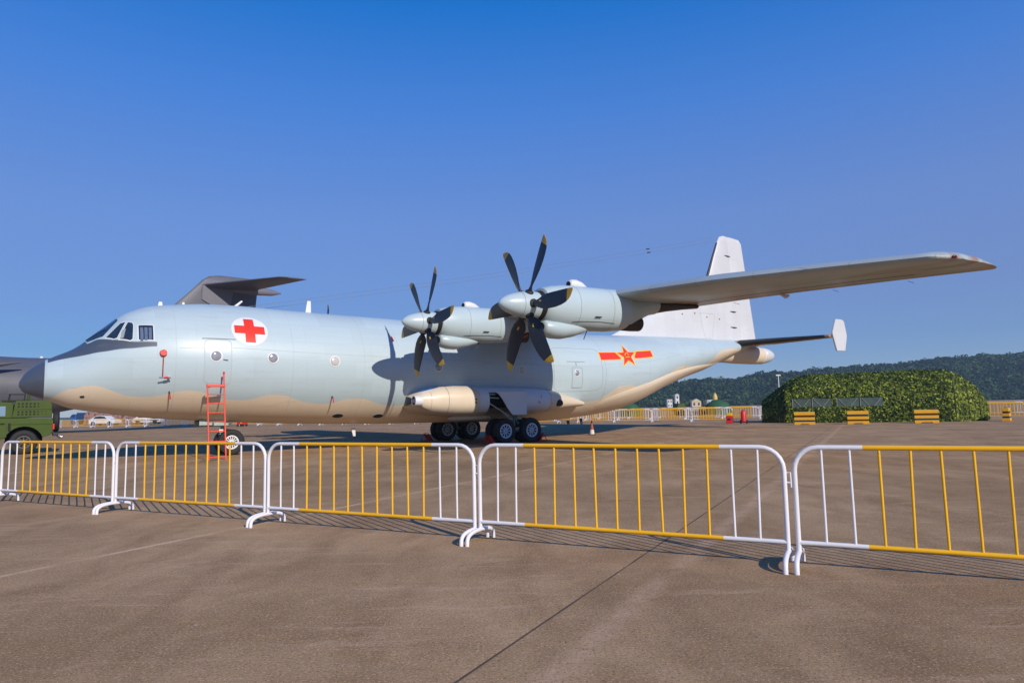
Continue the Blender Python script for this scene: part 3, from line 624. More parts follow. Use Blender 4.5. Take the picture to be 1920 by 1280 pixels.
fT, fB, fW = pchip(S, ZT), pchip(S, ZB), pchip(WS, WW)
def sec(s): t, b = fT(s), fB(s); return fW(s), (t + b) / 2, (t - b) / 2
def fs(s, ph, off=0):         # ph degrees from the top, positive to port ; local y = -port
    w_, zc, h_ = sec(s); a = R(ph); return Vector((s, -(w_ + off) * sin(a), zc + (h_ + off) * cos(a)))
WAVE = [(0.72, 170), (0.80, 150), (0.97, 127.7), (1.22, 112.7), (1.68, 109.5), (2.01, 114.6), (2.36, 123.8), (2.71, 129.8), (3.13, 130.7), (3.55, 128.1), (3.97, 123.3), (4.33, 121.8), (4.71, 123.0), (5.03, 126.7), (5.52, 130.2), (5.93, 130.1), (6.32, 127.0), (6.72, 122.7), (7.15, 122.2), (7.53, 125.8), (8.01, 129.9), (8.48, 131.5), (8.94, 129.2), (9.38, 124.8), (9.97, 124.0), (10.4, 127.7), (10.86, 131.7), (11.28, 132.3), (11.69, 130.0), (11.95, 123.7), (12.23, 118.5), (14, 112), (17, 112), (19.09, 116.6), (19.76, 122.3), (20.51, 128.3), (21.17, 127.9), (21.67, 118.4), (22.27, 110.8), (22.86, 110.2), (23.54, 116.5), (24.21, 121.5), (24.96, 124.5), (25.34, 120.5), (25.8, 110.3), (26.46, 103.9), (27.12, 107.7), (28.14, 122.9), (28.8, 128), (29.3, 118), (29.6, 104), (30.23, 87), (31.17, 85), (32.0, 98), (33, 112), (34, 120)]
fWave = pchip([q[0] for q in WAVE], [q[1] for q in WAVE])
DL = pchip([.6, .7, 1.16, 1.71, 2.26, 2.82, 3.4], [36, 38.4, 44.7, 59.7, 71, 77.3, 78.5]); DU = pchip([1.55, 1.66, 1.86, 1.99, 2.31, 2.82, 3.4], [20, 31.6, 37, 43.4, 57.7, 70.1, 74.0])
ss = sorted(set([round(x, 4) for x in list(np.arange(.62, 4.0, .06)) + list(np.arange(4.0, 34.01, .12)) + [3.395, 3.41, .675, .685]]))
NS = 144
fb = MB(); rings = [[fs(s, 360 * j / NS) for j in range(NS)] for s in ss]; fb.loft(rings)
fus = fb.build('fuselage', m_fus, ac, auto=50)
vb = []; vd = []
for s in ss:
    w_, zc, h_ = sec(s); wz = zc + h_ * cos(R(fWave(s)))
    for j in range(NS):
        ph = abs(((360 * j / NS + 180) % 360) - 180); z = zc + h_ * cos(R(ph))
        vb.append(wz - z if s > .72 else -1)
        up = DU(s) if s > 1.58 else -50
        dk = min(DL(s) - ph, ph - up) if .68 <= s <= 3.4 else -9
        vd.append(dk)
for nme, arr in (('belly', vb), ('nose_dark', vd)):
    a = fus.data.attributes.new(nme, 'FLOAT', 'POINT'); a.data.foreach_set('value', arr)
# radome
rr = [[fs(s, 360 * j / 72) for j in range(72)] for s in [0, .01, .03, .06, .09, .12, .17, .22, .3, .38, .46, .54, .6, .615]]
rd = MB().loft(rr).build('radome', m_radome, ac, auto=60)
MB().loft([[fs(s, 360 * j / 72, o_) for j in range(72)] for s, o_ in ((.612, -.01), (.612, .006), (.675, .006), (.675, -.01))], cap=False).build('radome_ring', m_pale, ac, auto=40)

def patch(poly, name, m, parent=None, off=.006, thick=.02, ds=.12, dp=3.0, side=1, rimonly=None):
    """thin raised plate that follows the skin; poly in (s, degrees)"""
    bm = bmesh.new(); vs = [bm.verts.new((p[0], p[1], 0)) for p in poly]; bm.faces.new(vs)
    x0 = min(p[0] for p in poly); x1 = max(p[0] for p in poly); y0 = min(p[1] for p in poly); y1 = max(p[1] for p in poly)
    x = math.ceil(x0 / ds) * ds
    while x < x1: bmesh.ops.bisect_plane(bm, geom=bm.verts[:] + bm.edges[:] + bm.faces[:], plane_co=(x, 0, 0), plane_no=(1, 0, 0)); x += ds
    y = math.ceil(y0 / dp) * dp
    while y < y1: bmesh.ops.bisect_plane(bm, geom=bm.verts[:] + bm.edges[:] + bm.faces[:], plane_co=(0, y, 0), plane_no=(0, 1, 0)); y += dp
    bmesh.ops.triangulate(bm, faces=[f for f in bm.faces if len(f.verts) > 4])
    bm.verts.ensure_lookup_table(); n = len(bm.verts); co = [tuple(v.co) for v in bm.verts]
    V = [fs(c[0], side * c[1], off) for c in co] + [fs(c[0], side * c[1], off - thick) for c in co]
    F_ = [tuple(v.index for v in f.verts) for f in bm.faces]
    E_ = [(e.verts[0].index, e.verts[1].index) for e in bm.edges if len(e.link_faces) == 1]
    bm.free()
    return MB().add(V, F_ + [(a, b, b + n, a + n) for a, b in E_]).build(name, m, parent or ac, auto=35)
def rrect(s0, s1, p0, p1, r=.12, n=5):
    rp = math.degrees(r / 2.04); pts = []
    for cx, cy, a0 in ((s1 - r, p1 - rp, 0), (s0 + r, p1 - rp, 90), (s0 + r, p0 + rp, 180), (s1 - r, p0 + rp, 270)):
        for k in range(n + 1): a = R(a0 + 90 * k / n); pts.append((cx + r * cos(a), cy + rp * sin(a)))
    return pts
def circ(s, p, r, n=28, rs=None): return [(s + (rs or r) * cos(2 * PI * k / n), p + math.degrees(r / 2.03) * sin(2 * PI * k / n)) for k in range(n)]
def outline(poly, wd, name, m, parent=None, off=.004, side=1):
    """narrow closed band along a polygon"""
    n = len(poly); P = [Vector((p[0], p[1] * 2.03 * PI / 180, 0)) for p in poly]; V = []
    inn = []; out = []
    for i in range(n):
        d = (P[(i + 1) % n] - P[i - 1]).normalized(); nn = Vector((d.y, -d.x, 0)) * wd / 2; out.append(P[i] + nn); inn.append(P[i] - nn)
    # subdivide long spans
    O = []; I = []
    for i in range(n):
        k = max(1, int((P[(i + 1) % n] - P[i]).length / .12))
        for j in range(k): O.append(out[i].lerp(out[(i + 1) % n], j / k)); I.append(inn[i].lerp(inn[(i + 1) % n], j / k))
    n = len(O); c = lambda q: (q.x, side * math.degrees(q.y / 2.03))
    rg = [[fs(*c(O[i]), off - .02), fs(*c(O[i]), off), fs(*c(I[i]), off), fs(*c(I[i]), off - .02)] for i in range(n)]
    V = [p for r_ in rg for p in r_]; F_ = []
    for i in range(n):
        for j in range(3): F_.append((i * 4 + j, i * 4 + j + 1, ((i + 1) % n) * 4 + j + 1, ((i + 1) % n) * 4 + j))
    return MB().add(V, F_).build(name, m, parent or ac)
# cockpit windows
CW = [[(2.40, 4), (2.42, 24), (2.02, 39.5), (1.80, 33), (1.64, 26), (1.60, 4)],
      [(2.60, 38.5), (2.47, 36.0), (2.10, 46.0), (2.29, 56.0), (2.37, 57)],
      [(2.66, 40.8), (2.76, 44), (2.79, 48), (2.76, 66.4), (2.70, 67.5), (2.43, 60.5)],
      [(2.92, 51.2), (3.30, 55.2), (3.30, 71.6), (2.92, 69)]]
for sd_ in (1, -1):
    for k, poly in enumerate(CW):
        wf = patch([(sum(p[0] for p in poly) / len(poly) + (p[0] - sum(q[0] for q in poly) / len(poly)) * (1.14 if k else 1.05), sum(p[1] for p in poly) / len(poly) + (p[1] - sum(q[1] for q in poly) / len(poly)) * (1.12 if k else 1.03)) for p in poly], 'window_frame', m_white if k else m_pale, ac, .010, .03, .06, 2, sd_)
        patch(poly, 'cockpit_window', m_glass, wf, .018, .02, .06, 2, sd_)
m_curt = mat('curtain_behind_glass', (0.11, 0.15, 0.23), .15, var=.3, scale=12)
cur = patch([(2.44, 61), (2.53, 61.5), (2.60, 50), (2.50, 50)], 'curtain_strip', m_seam, ac, .021, .006, .06, 2)
for k in range(3): patch([(2.96 + k * .11, 54.5 + k * 1.2), (3.04 + k * .11, 55.2 + k * 1.2), (3.04 + k * .11, 71), (2.96 + k * .11, 71)], 'window_curtain_fold', m_curt, ac, .0205, .004, .06, 3)
wpz = MB().tube([fs(1.62, 12, .03), fs(1.9, 22, .05), fs(2.1, 26, .03)], .012, 6).build('wiper', m_rubber, ac)
# crew door and emergency door
dr = patch(rrect(4.72, 5.44, 73.6, 113.4, .12), 'crew_door', m_pale, ac, .008)
outline(rrect(4.69, 5.47, 72.4, 114.6, .14), .020, 'door_seam', m_seaml, dr)
def porthole(s, ph, r, gl=m_pglass, side=1, par=None, rim=m_white):
    f = patch(circ(s, ph, r), 'porthole', rim, par or ac, .014, .03, .08, 3, side); c = fs(s, side * ph, .0); n_ = (fs(s, side * ph, .1) - c).normalized()
    u = Vector((1, 0, 0)); u = (u - n_ * u.dot(n_)).normalized(); v = n_.cross(u); rg = []
    for k in range(7):
        a = k / 6 * PI / 2; rad = r * .80 * cos(a) + .0005; hh = .018 + .035 * sin(a)
        rg.append([c + n_ * hh + u * rad * cos(2 * PI * j / 24) + v * rad * sin(2 * PI * j / 24) for j in range(24)])
    MB().loft(rg).build('pane', gl, f, smooth=True); return f
m_pgw = mat('covered_porthole', (0.50, 0.49, 0.48), .25)
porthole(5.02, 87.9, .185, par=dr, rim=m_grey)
MB().tube([fs(5.22, 91, .03), fs(5.36, 91.4, .03)], .014, 6).build('door_handle', m_steel, dr)
ins = patch([(4.62, 71.0), (5.6, 71.0), (5.6, 71.7), (4.62, 71.7)], 'rain_gutter', m_seam, ac, .02, .02)
porthole(6.74, 87, .18); porthole(8.82, 86.6, .19, m_pgw); porthole(12.83, 87.9, .18); porthole(16.72, 86.8, .18, m_pgw); 
for s_ in (5.02, 6.74, 8.82, 12.83, 16.72, 19.57): porthole(s_, 87, .18, side=-1)
ed = patch(rrect(19.36, 19.88, 82.6, 107.0, .06), 'escape_hatch', m_pale, ac, .008); outline(rrect(19.33, 19.91, 82.0, 107.6, .07), .022, 'hatch_seam', m_seam, ed); porthole(19.6, 88.6, .16, par=ed)
patch([(19.1, 74), (20.1, 74), (20.1, 74.7), (19.1, 74.7)], 'hatch_gutter', m_seam, ac, .012); patch([(19.58, 74.7), (19.61, 74.7), (19.61, 80), (19.58, 80)], 'gutter_drain', m_seam, ac, .012)
outline(rrect(18.35, 21.1, 55, 112, .35), .016, 'paratroop_door_seam', m_seam, ac)
for s_ in (3.9, 7.4, 9.9, 12.4, 14.9, 17.2, 21.3, 24.2, 27.0, 29.6): outline([(s_, p) for p in range(8, 150, 6)] + [(s_ + .012, p) for p in range(146, 6, -6)], .006, 'panel_seam', m_seam if s_ == 21.3 else m_seaml, ac, .0025)
for (a, b, p) in ((4.0, 4.7, 80.3), (5.5, 13.0, 79.4), (13, 21.3, 79.4), (21.3, 29.3, 78)): patch([(a, p), (b, p), (b, p + .45), (a, p + .45)], 'panel_seam', m_seaml, ac, .0025, .01, .3)
patch([(21.3, 118), (24, 108), (24, 108.5), (21.3, 118.5)], 'panel_seam', m_seaml, ac, .0025, .01, .2)
# red cross
pc = 60.4; patch(circ(6.06, pc, .575, 48, rs=.565), 'cross_disc', m_white, ac, .005, .012)
def arms(s0, p0, L_, W_):
    q = [(-W_, L_), (W_, L_), (W_, W_), (L_, W_), (L_, -W_), (W_, -W_), (W_, -L_), (-W_, -L_), (-W_, -W_), (-L_, -W_), (-L_, W_), (-W_, W_)]
    return [(s0 + x, p0 + math.degrees(y / 2.0)) for x, y in q]
patch(arms(6.06, pc - .3, .47, .155), 'red_cross', m_decalred, ac, .009, .012)
# star and bars insignia
s0, p0 = 22.8, 66.6
def st_pts(r_, k=.40, dx=0): return [(s0 + dx + (r_ if i % 2 == 0 else r_ * k) * sin(PI * i / 5), p0 - math.degrees((r_ if i % 2 == 0 else r_ * k) * cos(PI * i / 5) / 1.98) + .6) for i in range(10)]
pm = math.degrees(1 / 1.98)
for sg in (-1, 1):
    bar = lambda a0, a1, b0, b1, t: [(s0 + sg * a0, p0 + t * pm * -1), (s0 + sg * b0, p0 - t * pm), (s0 + sg * b1, p0 + t * pm), (s0 + sg * a1, p0 + t * pm)]
    q = [(s0 + sg * .66, p0 - .235 * pm), (s0 + sg * 1.74, p0 - .235 * pm), (s0 + sg * 1.74, p0 + .235 * pm), (s0 + sg * .42, p0 + .235 * pm), (s0 + sg * .40, p0 + .12 * pm)]
    patch(q, 'insignia_bar', m_decalyel, ac, .006, .012)
    q = [(s0 + sg * .70, p0 - .185 * pm), (s0 + sg * 1.69, p0 - .185 * pm), (s0 + sg * 1.69, p0 + .185 * pm), (s0 + sg * .48, p0 + .185 * pm), (s0 + sg * .46, p0 + .11 * pm)]
    patch(q, 'insignia_bar_red', m_decalred, ac, .009, .012)
patch(st_pts(.72, .42), 'insignia_star', m_decalyel, ac, .007, .012); patch(st_pts(.59, .40), 'insignia_star_red', m_decalred, ac, .010, .012)
def stroke(a, b, w_): 
    a = Vector(a); b = Vector(b); d = (b - a).normalized(); n = Vector((-d.y, d.x)) * w_
    return [(s0 + q.x, p0 + .6 - q.y * pm) for q in (a + n, b + n, b - n, a - n)]
for a, b in (((-.03, .17), (-.13, .02)), ((.02, .19), (.13, .02)), ((-.13, -.07), (.13, -.07))): patch(stroke(a, b, .019), 'insignia_character', m_decalyel, ac, .014, .012)
# belly ports, vents, probes, antennas
for s_ in (9.29, 10.83): 
    f = patch(circ(s_, 149, .15, 24, rs=.21), 'belly_port', m_seam, ac, .006); patch(circ(s_, 149, .125, 24, rs=.18), 'port_glass', m_black, f, .012)
def blade_ant(s, z0, hgt, ch, lean, nm, m, parent=ac, y=0, thick=.03):
    pl = [(s, z0 - .05), (s + ch, z0 - .05), (s + ch * .85 + lean, z0 + hgt), (s + ch * .25 + lean, z0 + hgt)]
    return MB().prism(pl, y - thick, y + thick).build(nm, m, parent, bevel=.012)
blade_ant(3.58, 4.93, .14, .16, 0, 'top_antenna', m_white); blade_ant(4.3, 5.02, .08, .10, 0, 'small_antenna', m_white)
MB().tube([(5.98, 0, 5.05), (6.22, 0, 5.27)], [.05, .035], 8).build('slanted_antenna', m_white, ac, auto=50)
blade_ant(8.43, 5.0, .44, .22, 0.02, 'tall_blade_antenna', m_white); blade_ant(10.2, .80, -.36, .16, .04, 'belly_antenna', m_white)
blade_ant(20.6, .78, -.22, .16, .03, 'belly_antenna', m_rubber); blade_ant(21.4, .86, -.32, .14, .03, 'belly_antenna', m_rubber)
p_ = fs(3.56, 85.3, .05)
cv = MB(); nrm = (fs(3.56, 85.3, .2) - fs(3.56, 85.3, 0)).normalized(); cv.tube([fs(3.56, 85.3, 0), fs(3.56, 85.3, .10)], [.105, .095], 18); cv.build('vane_cover', m_red, ac, auto=40)
rs_ = MB(); rs_.loft([[fs(3.545, 88 + k * 2.2, .03 + .01 * sin(k)), fs(3.575, 88 + k * 2.2, .03 + .01 * sin(k)), fs(3.575, 88 + k * 2.2, .036 + .01 * sin(k)), fs(3.545, 88 + k * 2.2, .036 + .01 * sin(k))] for k in range(10)]); rs_.build('warning_streamer', mat('dark_red_cloth', (0.30, 0.03, 0.04), .8), ac)
pt = MB(); a = fs(3.72, 108.5, 0); pt.tube([a, a + Vector((0, -.16, -.02))], .03, 8); pt.tube([a + Vector((.05, -.16, -.02)), a + Vector((-.28, -.17, -.02))], .022, 8); pt.build('pitot_probe', m_chrome, ac, auto=50)
MB().tube([a + Vector((-.02, -.16, -.02)), a + Vector((-.14, -.165, -.02))], .035, 8).build('pitot_cover', m_red, ac)
for s_, ph in ((3.78, 123.5), (8.83, 122), (18.6, 122)):
    a = fs(s_, ph, 0); b_ = fs(s_, ph, .14); MB().tube([a, b_], .02, 8).build('static_probe', m_rubber, ac); MB().tube([b_, b_ + Vector((.02, -.01, -.16))], .022, 6).build('red_tag', m_red, ac)
a = fs(11.0, 44, 0); MB().tube([fs(10.96, 44, .03), fs(11.08, 60, .03)], .008, 6).build('wing_root_probe', m_steel, ac); MB().tube([fs(11.05, 57, .05), fs(11.09, 62, .05)], .03, 6).build('red_tag', m_red, ac)
patch(circ(1.55, 128, .06), 'landing_light', m_rubber, ac, .02)
# HF wires
m_wire = mat('antenna_wire', (0.16, 0.17, 0.2), .5)
for (a, b, y_) in (((6.9, 5.06), (31.6, 10.5), .12), ((6.4, 5.08), (31.6, 10.7), -.12)):
    pts = []
    for k in range(25):
        t_ = k / 24; pts.append((a[0] + (b[0] - a[0]) * t_, y_ * (1 - t_), a[1] + (b[1] - a[1]) * t_ - .55 * t_ * (1 - t_)))
    MB().tube(pts, .0055, 5).build('antenna_wire', m_wire, ac); q = Vector(pts[19]); MB().tube([q - Vector((.1, 0, .02)), q + Vector((.1, 0, .02))], .03, 8).build('insulator', m_rubber, ac)

# ---------------- wing
def airfoil(xle, chord, z0, th, y, n=14, camber=.02, droop=0):
    up = []; lo = []
    for k in range(n + 1):
        t_ = (1 - cos(PI * k / n)) / 2; yt = 5 * th * (.2969 * math.sqrt(t_) - .126 * t_ - .3516 * t_ ** 2 + .2843 * t_ ** 3 - .1036 * t_ ** 4); cm = 4 * camber * t_ * (1 - t_) - droop * max(0, t_ - .7) ** 1.5
        up.append((xle + chord * t_, y, z0 + chord * (cm + yt))); lo.append((xle + chord * t_, y, z0 + chord * (cm - yt * .9)))
    return up + lo[::-1][1:-1]
def wz(y): return 4.72 - .024 * y if y < 10.4 else 4.47 - .039 * (y - 10.4)
LEy = [0, 10.4, 12, 14, 16.6, 18.4, 19.3]; LEs = [13.6, 13.75, 13.80, 13.92, 14.48, 14.97, 15.25]
TEs = [18.25, 18.05, 17.85, 17.70, 17.70, 17.80, 17.85]
WYS = [0, 2, 4, 6, 8, 10.4, 12, 13, 14, 15, 16.6, 17.6, 18.2, 18.45]
def wing_rings(sgn):
    rg = []
    for y in WYS:
        le = np.interp(y, LEy, LEs); te = np.interp(y, LEy, TEs); th = np.interp(y, [0, 10, 19], [.13, .115, .10]); rg.append(airfoil(le, te - le, wz(y) + .05, th, -sgn * y))
    for y, k, te in ((18.56, .03, 17.80), (18.66, .08, 17.70), (18.75, .17, 17.5), (18.80, .30, 17.2)):   # rounded tip
        le = np.interp(y, LEy, LEs); l2 = le + (te - le) * k; rg.append(airfoil(l2, te - l2, wz(y) + .05, .10 * (1 - 1.6 * k), -sgn * y))
    return rg
for sgn in (1, -1):
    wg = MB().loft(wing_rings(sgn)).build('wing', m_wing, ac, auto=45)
    if sgn == 1: wg['label'] = 'port wing reaching over the camera side'
    # flap and aileron gaps with hinge fairings, rubber leading edge
    for y in (13.6,):
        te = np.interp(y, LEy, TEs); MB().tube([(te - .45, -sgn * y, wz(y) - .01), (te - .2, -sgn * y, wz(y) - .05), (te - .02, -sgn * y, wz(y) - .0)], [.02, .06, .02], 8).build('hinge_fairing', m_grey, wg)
    c_ = Vector((15.50, -sgn * 18.75, wz(18.8) + .06)); nv = MB().loft([[c_ + Vector((.09 * cos(PI * k / 8) * -1, .035 * cos(2 * PI * j / 12) * sin(PI * k / 8), .035 * sin(2 * PI * j / 12) * sin(PI * k / 8))) for j in range(12)] for k in range(9)])
    nv.build('navigation_light', mat('dark_red_lens', (.12, .008, .012), .2) if sgn == 1 else mat('green_lens', (0.02, .35, .1), .2), wg, smooth=True)
    for y in (11.6, 13.4, 14.9, 16.8): 
        MB().tube([(np.interp(y, LEy, TEs) - .01, -sgn * y, wz(y)), (np.interp(y, LEy, TEs) + .22, -sgn * (y + .02), wz(y) - .03)], .006, 5).build('static_wick', m_rubber, wg)
    # flap gap line on the underside
    rows = []
    for y in np.linspace(2.2, 17.3, 30):
        le = np.interp(y, LEy, LEs); te = np.interp(y, LEy, TEs); c_ = te - le; t_ = .74; yt = 5 * np.interp(y, [0, 10, 19], [.13, .115, .10]) * (.2969 * math.sqrt(t_) - .126 * t_ - .3516 * t_ ** 2 + .2843 * t_ ** 3 - .1036 * t_ ** 4); zz = wz(y) + .05 + c_ * (.08 * t_ * (1 - t_) - yt * .9)
        x = le + c_ * t_; rows.append([(x - .02, -sgn * y, zz - .004), (x + .02, -sgn * y, zz - .003), (x + .02, -sgn * y, zz + .02), (x - .02, -sgn * y, zz + .02)])
    MB().loft(rows).build('flap_gap', m_black, wg)

# ---------------- nacelles and propellers
def nacelle(y, zh, sgn):
    yl = -sgn * y; dz = zh - 4.06; e = None
    def sect(s, yw, zt, zb, n=32, pw=1.0):
        zc = (zt + zb) / 2; hh = (zt - zb) / 2; out = []
        for k in range(n):
            a = 2 * PI * k / n; c, s_ = cos(a), sin(a); out.append((s, yl + yw * abs(c) ** pw * (1 if c > 0 else -1), zc + hh * abs(s_) ** pw * (1 if s_ > 0 else -1)))
        return out
    D = [(11.33, .36, 4.44, 3.70), (11.36, .43, 4.53, 3.64), (11.6, .49, 4.60, 3.56), (12.0, .53, 4.66, 3.50), (12.5, .55, 4.68, 3.47), (13.1, .56, 4.68, 3.45), (13.7, .55, 4.69, 3.47), (14.15, .53, 4.70, 3.51), (14.3, .50, 4.70, 3.56)]
    nb = MB().loft([sect(s, w_, t_ + dz, b_ + dz, pw=.92) for s, w_, t_, b_ in D]).build('engine_nacelle', m_pale, ac, auto=50)
    # pylon fairing behind the white cowl, merging into the wing
    D2_ = [(14.05, .46, 4.60, 3.56), (14.5, .43, 4.60, 3.62), (14.9, .39, 4.60, 3.82), (15.3, .35, 4.60, 4.02), (15.65, .30, 4.58, 4.08)]
    MB().loft([sect(s, w_, t_ + dz * .6, b_ + dz) for s, w_, t_, b_ in D2_]).build('pylon_fairing', m_pale, nb, auto=50)
    D3_ = [(15.64, .26, 4.56, 4.10), (16.2, .24, 4.55, 4.20), (16.9, .20, 4.5, 4.30), (17.6, .10, 4.5, 4.38)]
    MB().loft([sect(s, w_, t_ + dz * .6, b_ + dz) for s, w_, t_, b_ in D3_]).build('shade_wedge', m_exh, nb, auto=50)  # dark wedge: shading below flap and nacelle put into shape and colour
    # exhaust pipe
    ex_ = MB(); P0 = Vector((14.2, yl, 3.80 + dz)); 
    for (r0, r1, a, b_) in ((.27, .24, 0, .72),):
        rg = []
        for s_, r_ in ((0, .24), (.45, .25), (.78, .235), (.78, .20), (.3, .19)):
            rg.append([(P0.x + s_, yl + r_ * 1.0 * cos(2 * PI * k / 24), P0.z - .04 + .0 * s_ + r_ * .95 * sin(2 * PI * k / 24)) for k in range(24)])
        ex_.loft(rg)
    ex_.build('exhaust_pipe', m_exh, nb, auto=40)
    # cowl seams
    for s_ in (12.35, 13.55):
        row = [d for d in D]; w_ = np.interp(s_, [d[0] for d in D], [d[1] for d in D]); t_ = np.interp(s_, [d[0] for d in D], [d[2] for d in D]) + dz; b_ = np.interp(s_, [d[0] for d in D], [d[3] for d in D]) + dz
        MB().loft([sect(s_ + q, w_ + o_, t_ + o_, b_ - o_, pw=.92) for q, o_ in ((0, -.01), (0, .003), (.016, .003), (.016, -.01))], cap=False).build('cowl_seam', m_seam, nb)
    MB().box((12.9, yl - .555 * sgn, 3.72 + dz), (1.5, .012, .012)).build('cowl_hinge', m_seam, nb)
    MB().box((12.95, yl - .548 * sgn, 3.78 + dz), (.22, .02, .03)).build('cowl_vent', m_black, nb)
    # oil cooler pod under the cowl
    G = [(11.36, .24, 3.66, 3.32), (11.42, .29, 3.70, 3.27), (11.7, .33, 3.72, 3.20), (12.0, .33, 3.72, 3.19), (12.4, .29, 3.70, 3.26), (12.8, .19, 3.64, 3.38), (13.05, .06, 3.58, 3.49)]
    MB().loft([sect(s, w_, t_ + dz, b_ + dz) for s, w_, t_, b_ in G]).build('oil_cooler', m_pale, nb, auto=60)
    ic = [(11.33, .20, 3.62, 3.36), (11.352, .20, 3.62, 3.36)]; MB().loft([sect(s, w_, t_ + dz, b_ + dz) for s, w_, t_, b_ in ic]).build('cooler_intake', m_black, nb)
    MB().tube([(13.0, yl, 3.5 + dz), (12.86, yl, 3.22 + dz)], .014, 6).build('drain_pipe', m_rubber, nb)
    # top scoop
    K = [(12.38, .10, 4.82, 4.60), (12.45, .13, 4.86, 4.6), (12.6, .14, 4.87, 4.6), (12.8, .12, 4.82, 4.6), (13.0, .05, 4.72, 4.6)]
    so = MB().loft([sect(s, w_, t_ + dz, b_ + dz, 16) for s, w_, t_, b_ in K]).build('air_scoop', m_white, nb, auto=70)
    MB().loft([sect(s, w_, t_ + dz, b_ + dz, 16) for s, w_, t_, b_ in ((12.355, .085, 4.80, 4.64), (12.385, .085, 4.80, 4.64))]).build('scoop_opening', m_black, so)
    # dark intake ring behind the spinner
    MB().loft(lathe_x([(11.22, .37), (11.345, .40), (11.345, .3), (11.22, .3)], 40, yl, zh), cap=False).build('intake_ring', m_black, nb, auto=40)
    return nb
def propeller(y, zh, ph0, sgn):
    yl = -sgn * y; hs = 10.90
    sp = MB().loft(lathe_x([(10.06, .004), (10.07, .045), (10.12, .105), (10.2, .165), (10.32, .225), (10.48, .28), (10.66, .325), (10.85, .352), (11.05, .365), (11.2, .368), (11.215, .30)], 48, yl, zh - .02)).build('propeller', m_pale, ac, auto=60)
    MB().loft(lathe_x([(10.672, .329), (10.672, .333), (10.684, .335), (10.684, .329)], 40, yl, zh - .02), cap=False).build('spinner_seam', m_seam, sp)
    for k in range(6):
        an = ph0 + k * PI / 3; rad = Vector((0, sin(an) * 1.0, cos(an))); tan = Vector((0, -cos(an), sin(an)))   # local y is minus port
        # port: r = (-sin an) port + cos an z ; local y=-port -> +sin an
        ax = Vector((1, 0, 0)); O = Vector((hs, yl, zh - .02)); b = MB(); rg = []
        st_ = [(.30, -.055, .055, 60, .10), (.42, -.06, .06, 55, .11), (.50, -.13, .10, 48, .07), (.62, -.185, .15, 40, .055), (.8, -.19, .195, 33, .045), (1.05, -.185, .215, 27, .036), (1.3, -.18, .205, 23, .028), (1.5, -.178, .175, 20, .022), (1.64, -.175, .135, 18, .018), (1.68, -.175, .118, 18, .017), (1.76, -.172, .07, 17, .014), (1.82, -.168, .01, 16, .012), (1.865, -.16, -.07, 16, .009), (1.885, -.15, -.12, 16, .006)]
        for (r_, a0, a1, be, th) in st_:
            be = R(be - 11); a0 *= 1.1; a1 *= 1.12; ch = tan * cos(be) - ax * sin(be); nm = rad.cross(ch).normalized(); c = (a0 + a1) / 2; hw = (a1 - a0) / 2; ring = []
            for j in range(14): q = 2 * PI * j / 14; ring.append(O + rad * r_ + ch * (c + hw * cos(q)) + nm * (th * .5 * sin(q)) + ax * (.03 * (r_ / 1.88) ** 2))
            rg.append(ring)
        b.loft(rg[:10]); b.mat(1).loft(rg[9:]); b.build('blade', [m_blade, m_tipyel], sp, auto=60)
        # dark cuff round the root and small yellow mark
        MB().loft([[O + rad * r_ + ax * q_ * cos(2 * PI * j / 16) + tan * q_ * sin(2 * PI * j / 16) for j in range(16)] for r_, q_ in ((.26, .115), (.375, .115), (.40, .085))]).build('blade_cuff', m_rubber, sp, auto=40)
        be = R(30); ch = tan * cos(be) - ax * sin(be); nm = rad.cross(ch).normalized(); 
        for sg in (1, -1):
            vs = [O + rad * (.62 + a_) + ch * b_ + nm * sg * .034 for a_, b_ in ((0, -.03), (.10, -.012), (.10, .03), (0, .012))]; MB().add(vs, [(0, 1, 2, 3)]).build('blade_mark', m_tipyel, sp)
MB().tube([(14.9, -4.95, 3.98), (14.65, -5.0, 3.86), (14.3, -5.0, 3.70)], .03, 6).build('red_streamer', m_red, ac)
PH_O, PH_I = -0.5265, -0.4377
for sgn in (1, -1):
    nacelle(10.39, 4.06, sgn); nacelle(4.71, 4.24, sgn)
propeller(10.39, 4.07, PH_O, 1); propeller(4.71, 4.25, PH_I, 1); propeller(4.71, 4.25, -0.12, -1); propeller(10.39, 4.07, .35, -1)

# ---------------- fin, tailplane, tail cone
def fin_loft(rows, y=0):   # rows of (z, s_le, s_te, half thickness)
    rg = []
    for z, a, b_, th in rows:
        r_ = []
        for k in range(24):
            q = 2 * PI * k / 24; t_ = (1 - cos(q)) / 2; yy = th * math.sin(q) * (1 - .55 * t_) * 1.25; r_.append((a + (b_ - a) * t_, y + yy, z))
        rg.append(r_)
    return rg
TEf = lambda z: 35.02 + (z - 4.99) * (34.08 - 35.02) / (10.77 - 4.99)
fn = MB(); rows = [(4.45, 22.4, 33.7, .16), (4.77, 23.5, 33.66, .17), (5.8, 25.83, 33.5, .17), (6.32, 27.1, 33.42, .17), (7.0, 28.9, 33.31, .17), (7.45, 30.0, 33.24, .17), (7.75, 30.5, 33.2, .16), (8.55, 30.98, 33.09, .15), (9.6, 31.47, 32.93, .13), (10.5, 31.92, 32.80, .10), (10.8, 32.12, 32.78, .08), (10.9, 32.4, 32.75, .03)]
fn = fn.loft(fin_loft(rows)).build('fin', m_fin, ac, auto=50)
rd_ = MB().loft(fin_loft([(4.95, 33.62, TEf(4.95), .07), (7, 33.3, TEf(7), .06), (9, 33.02, TEf(9), .05), (10.6, 32.8, TEf(10.6), .035), (10.82, 32.76, 33.9, .03), (10.88, 32.74, 33.2, .02)])).build('rudder', m_fin, ac, auto=50)
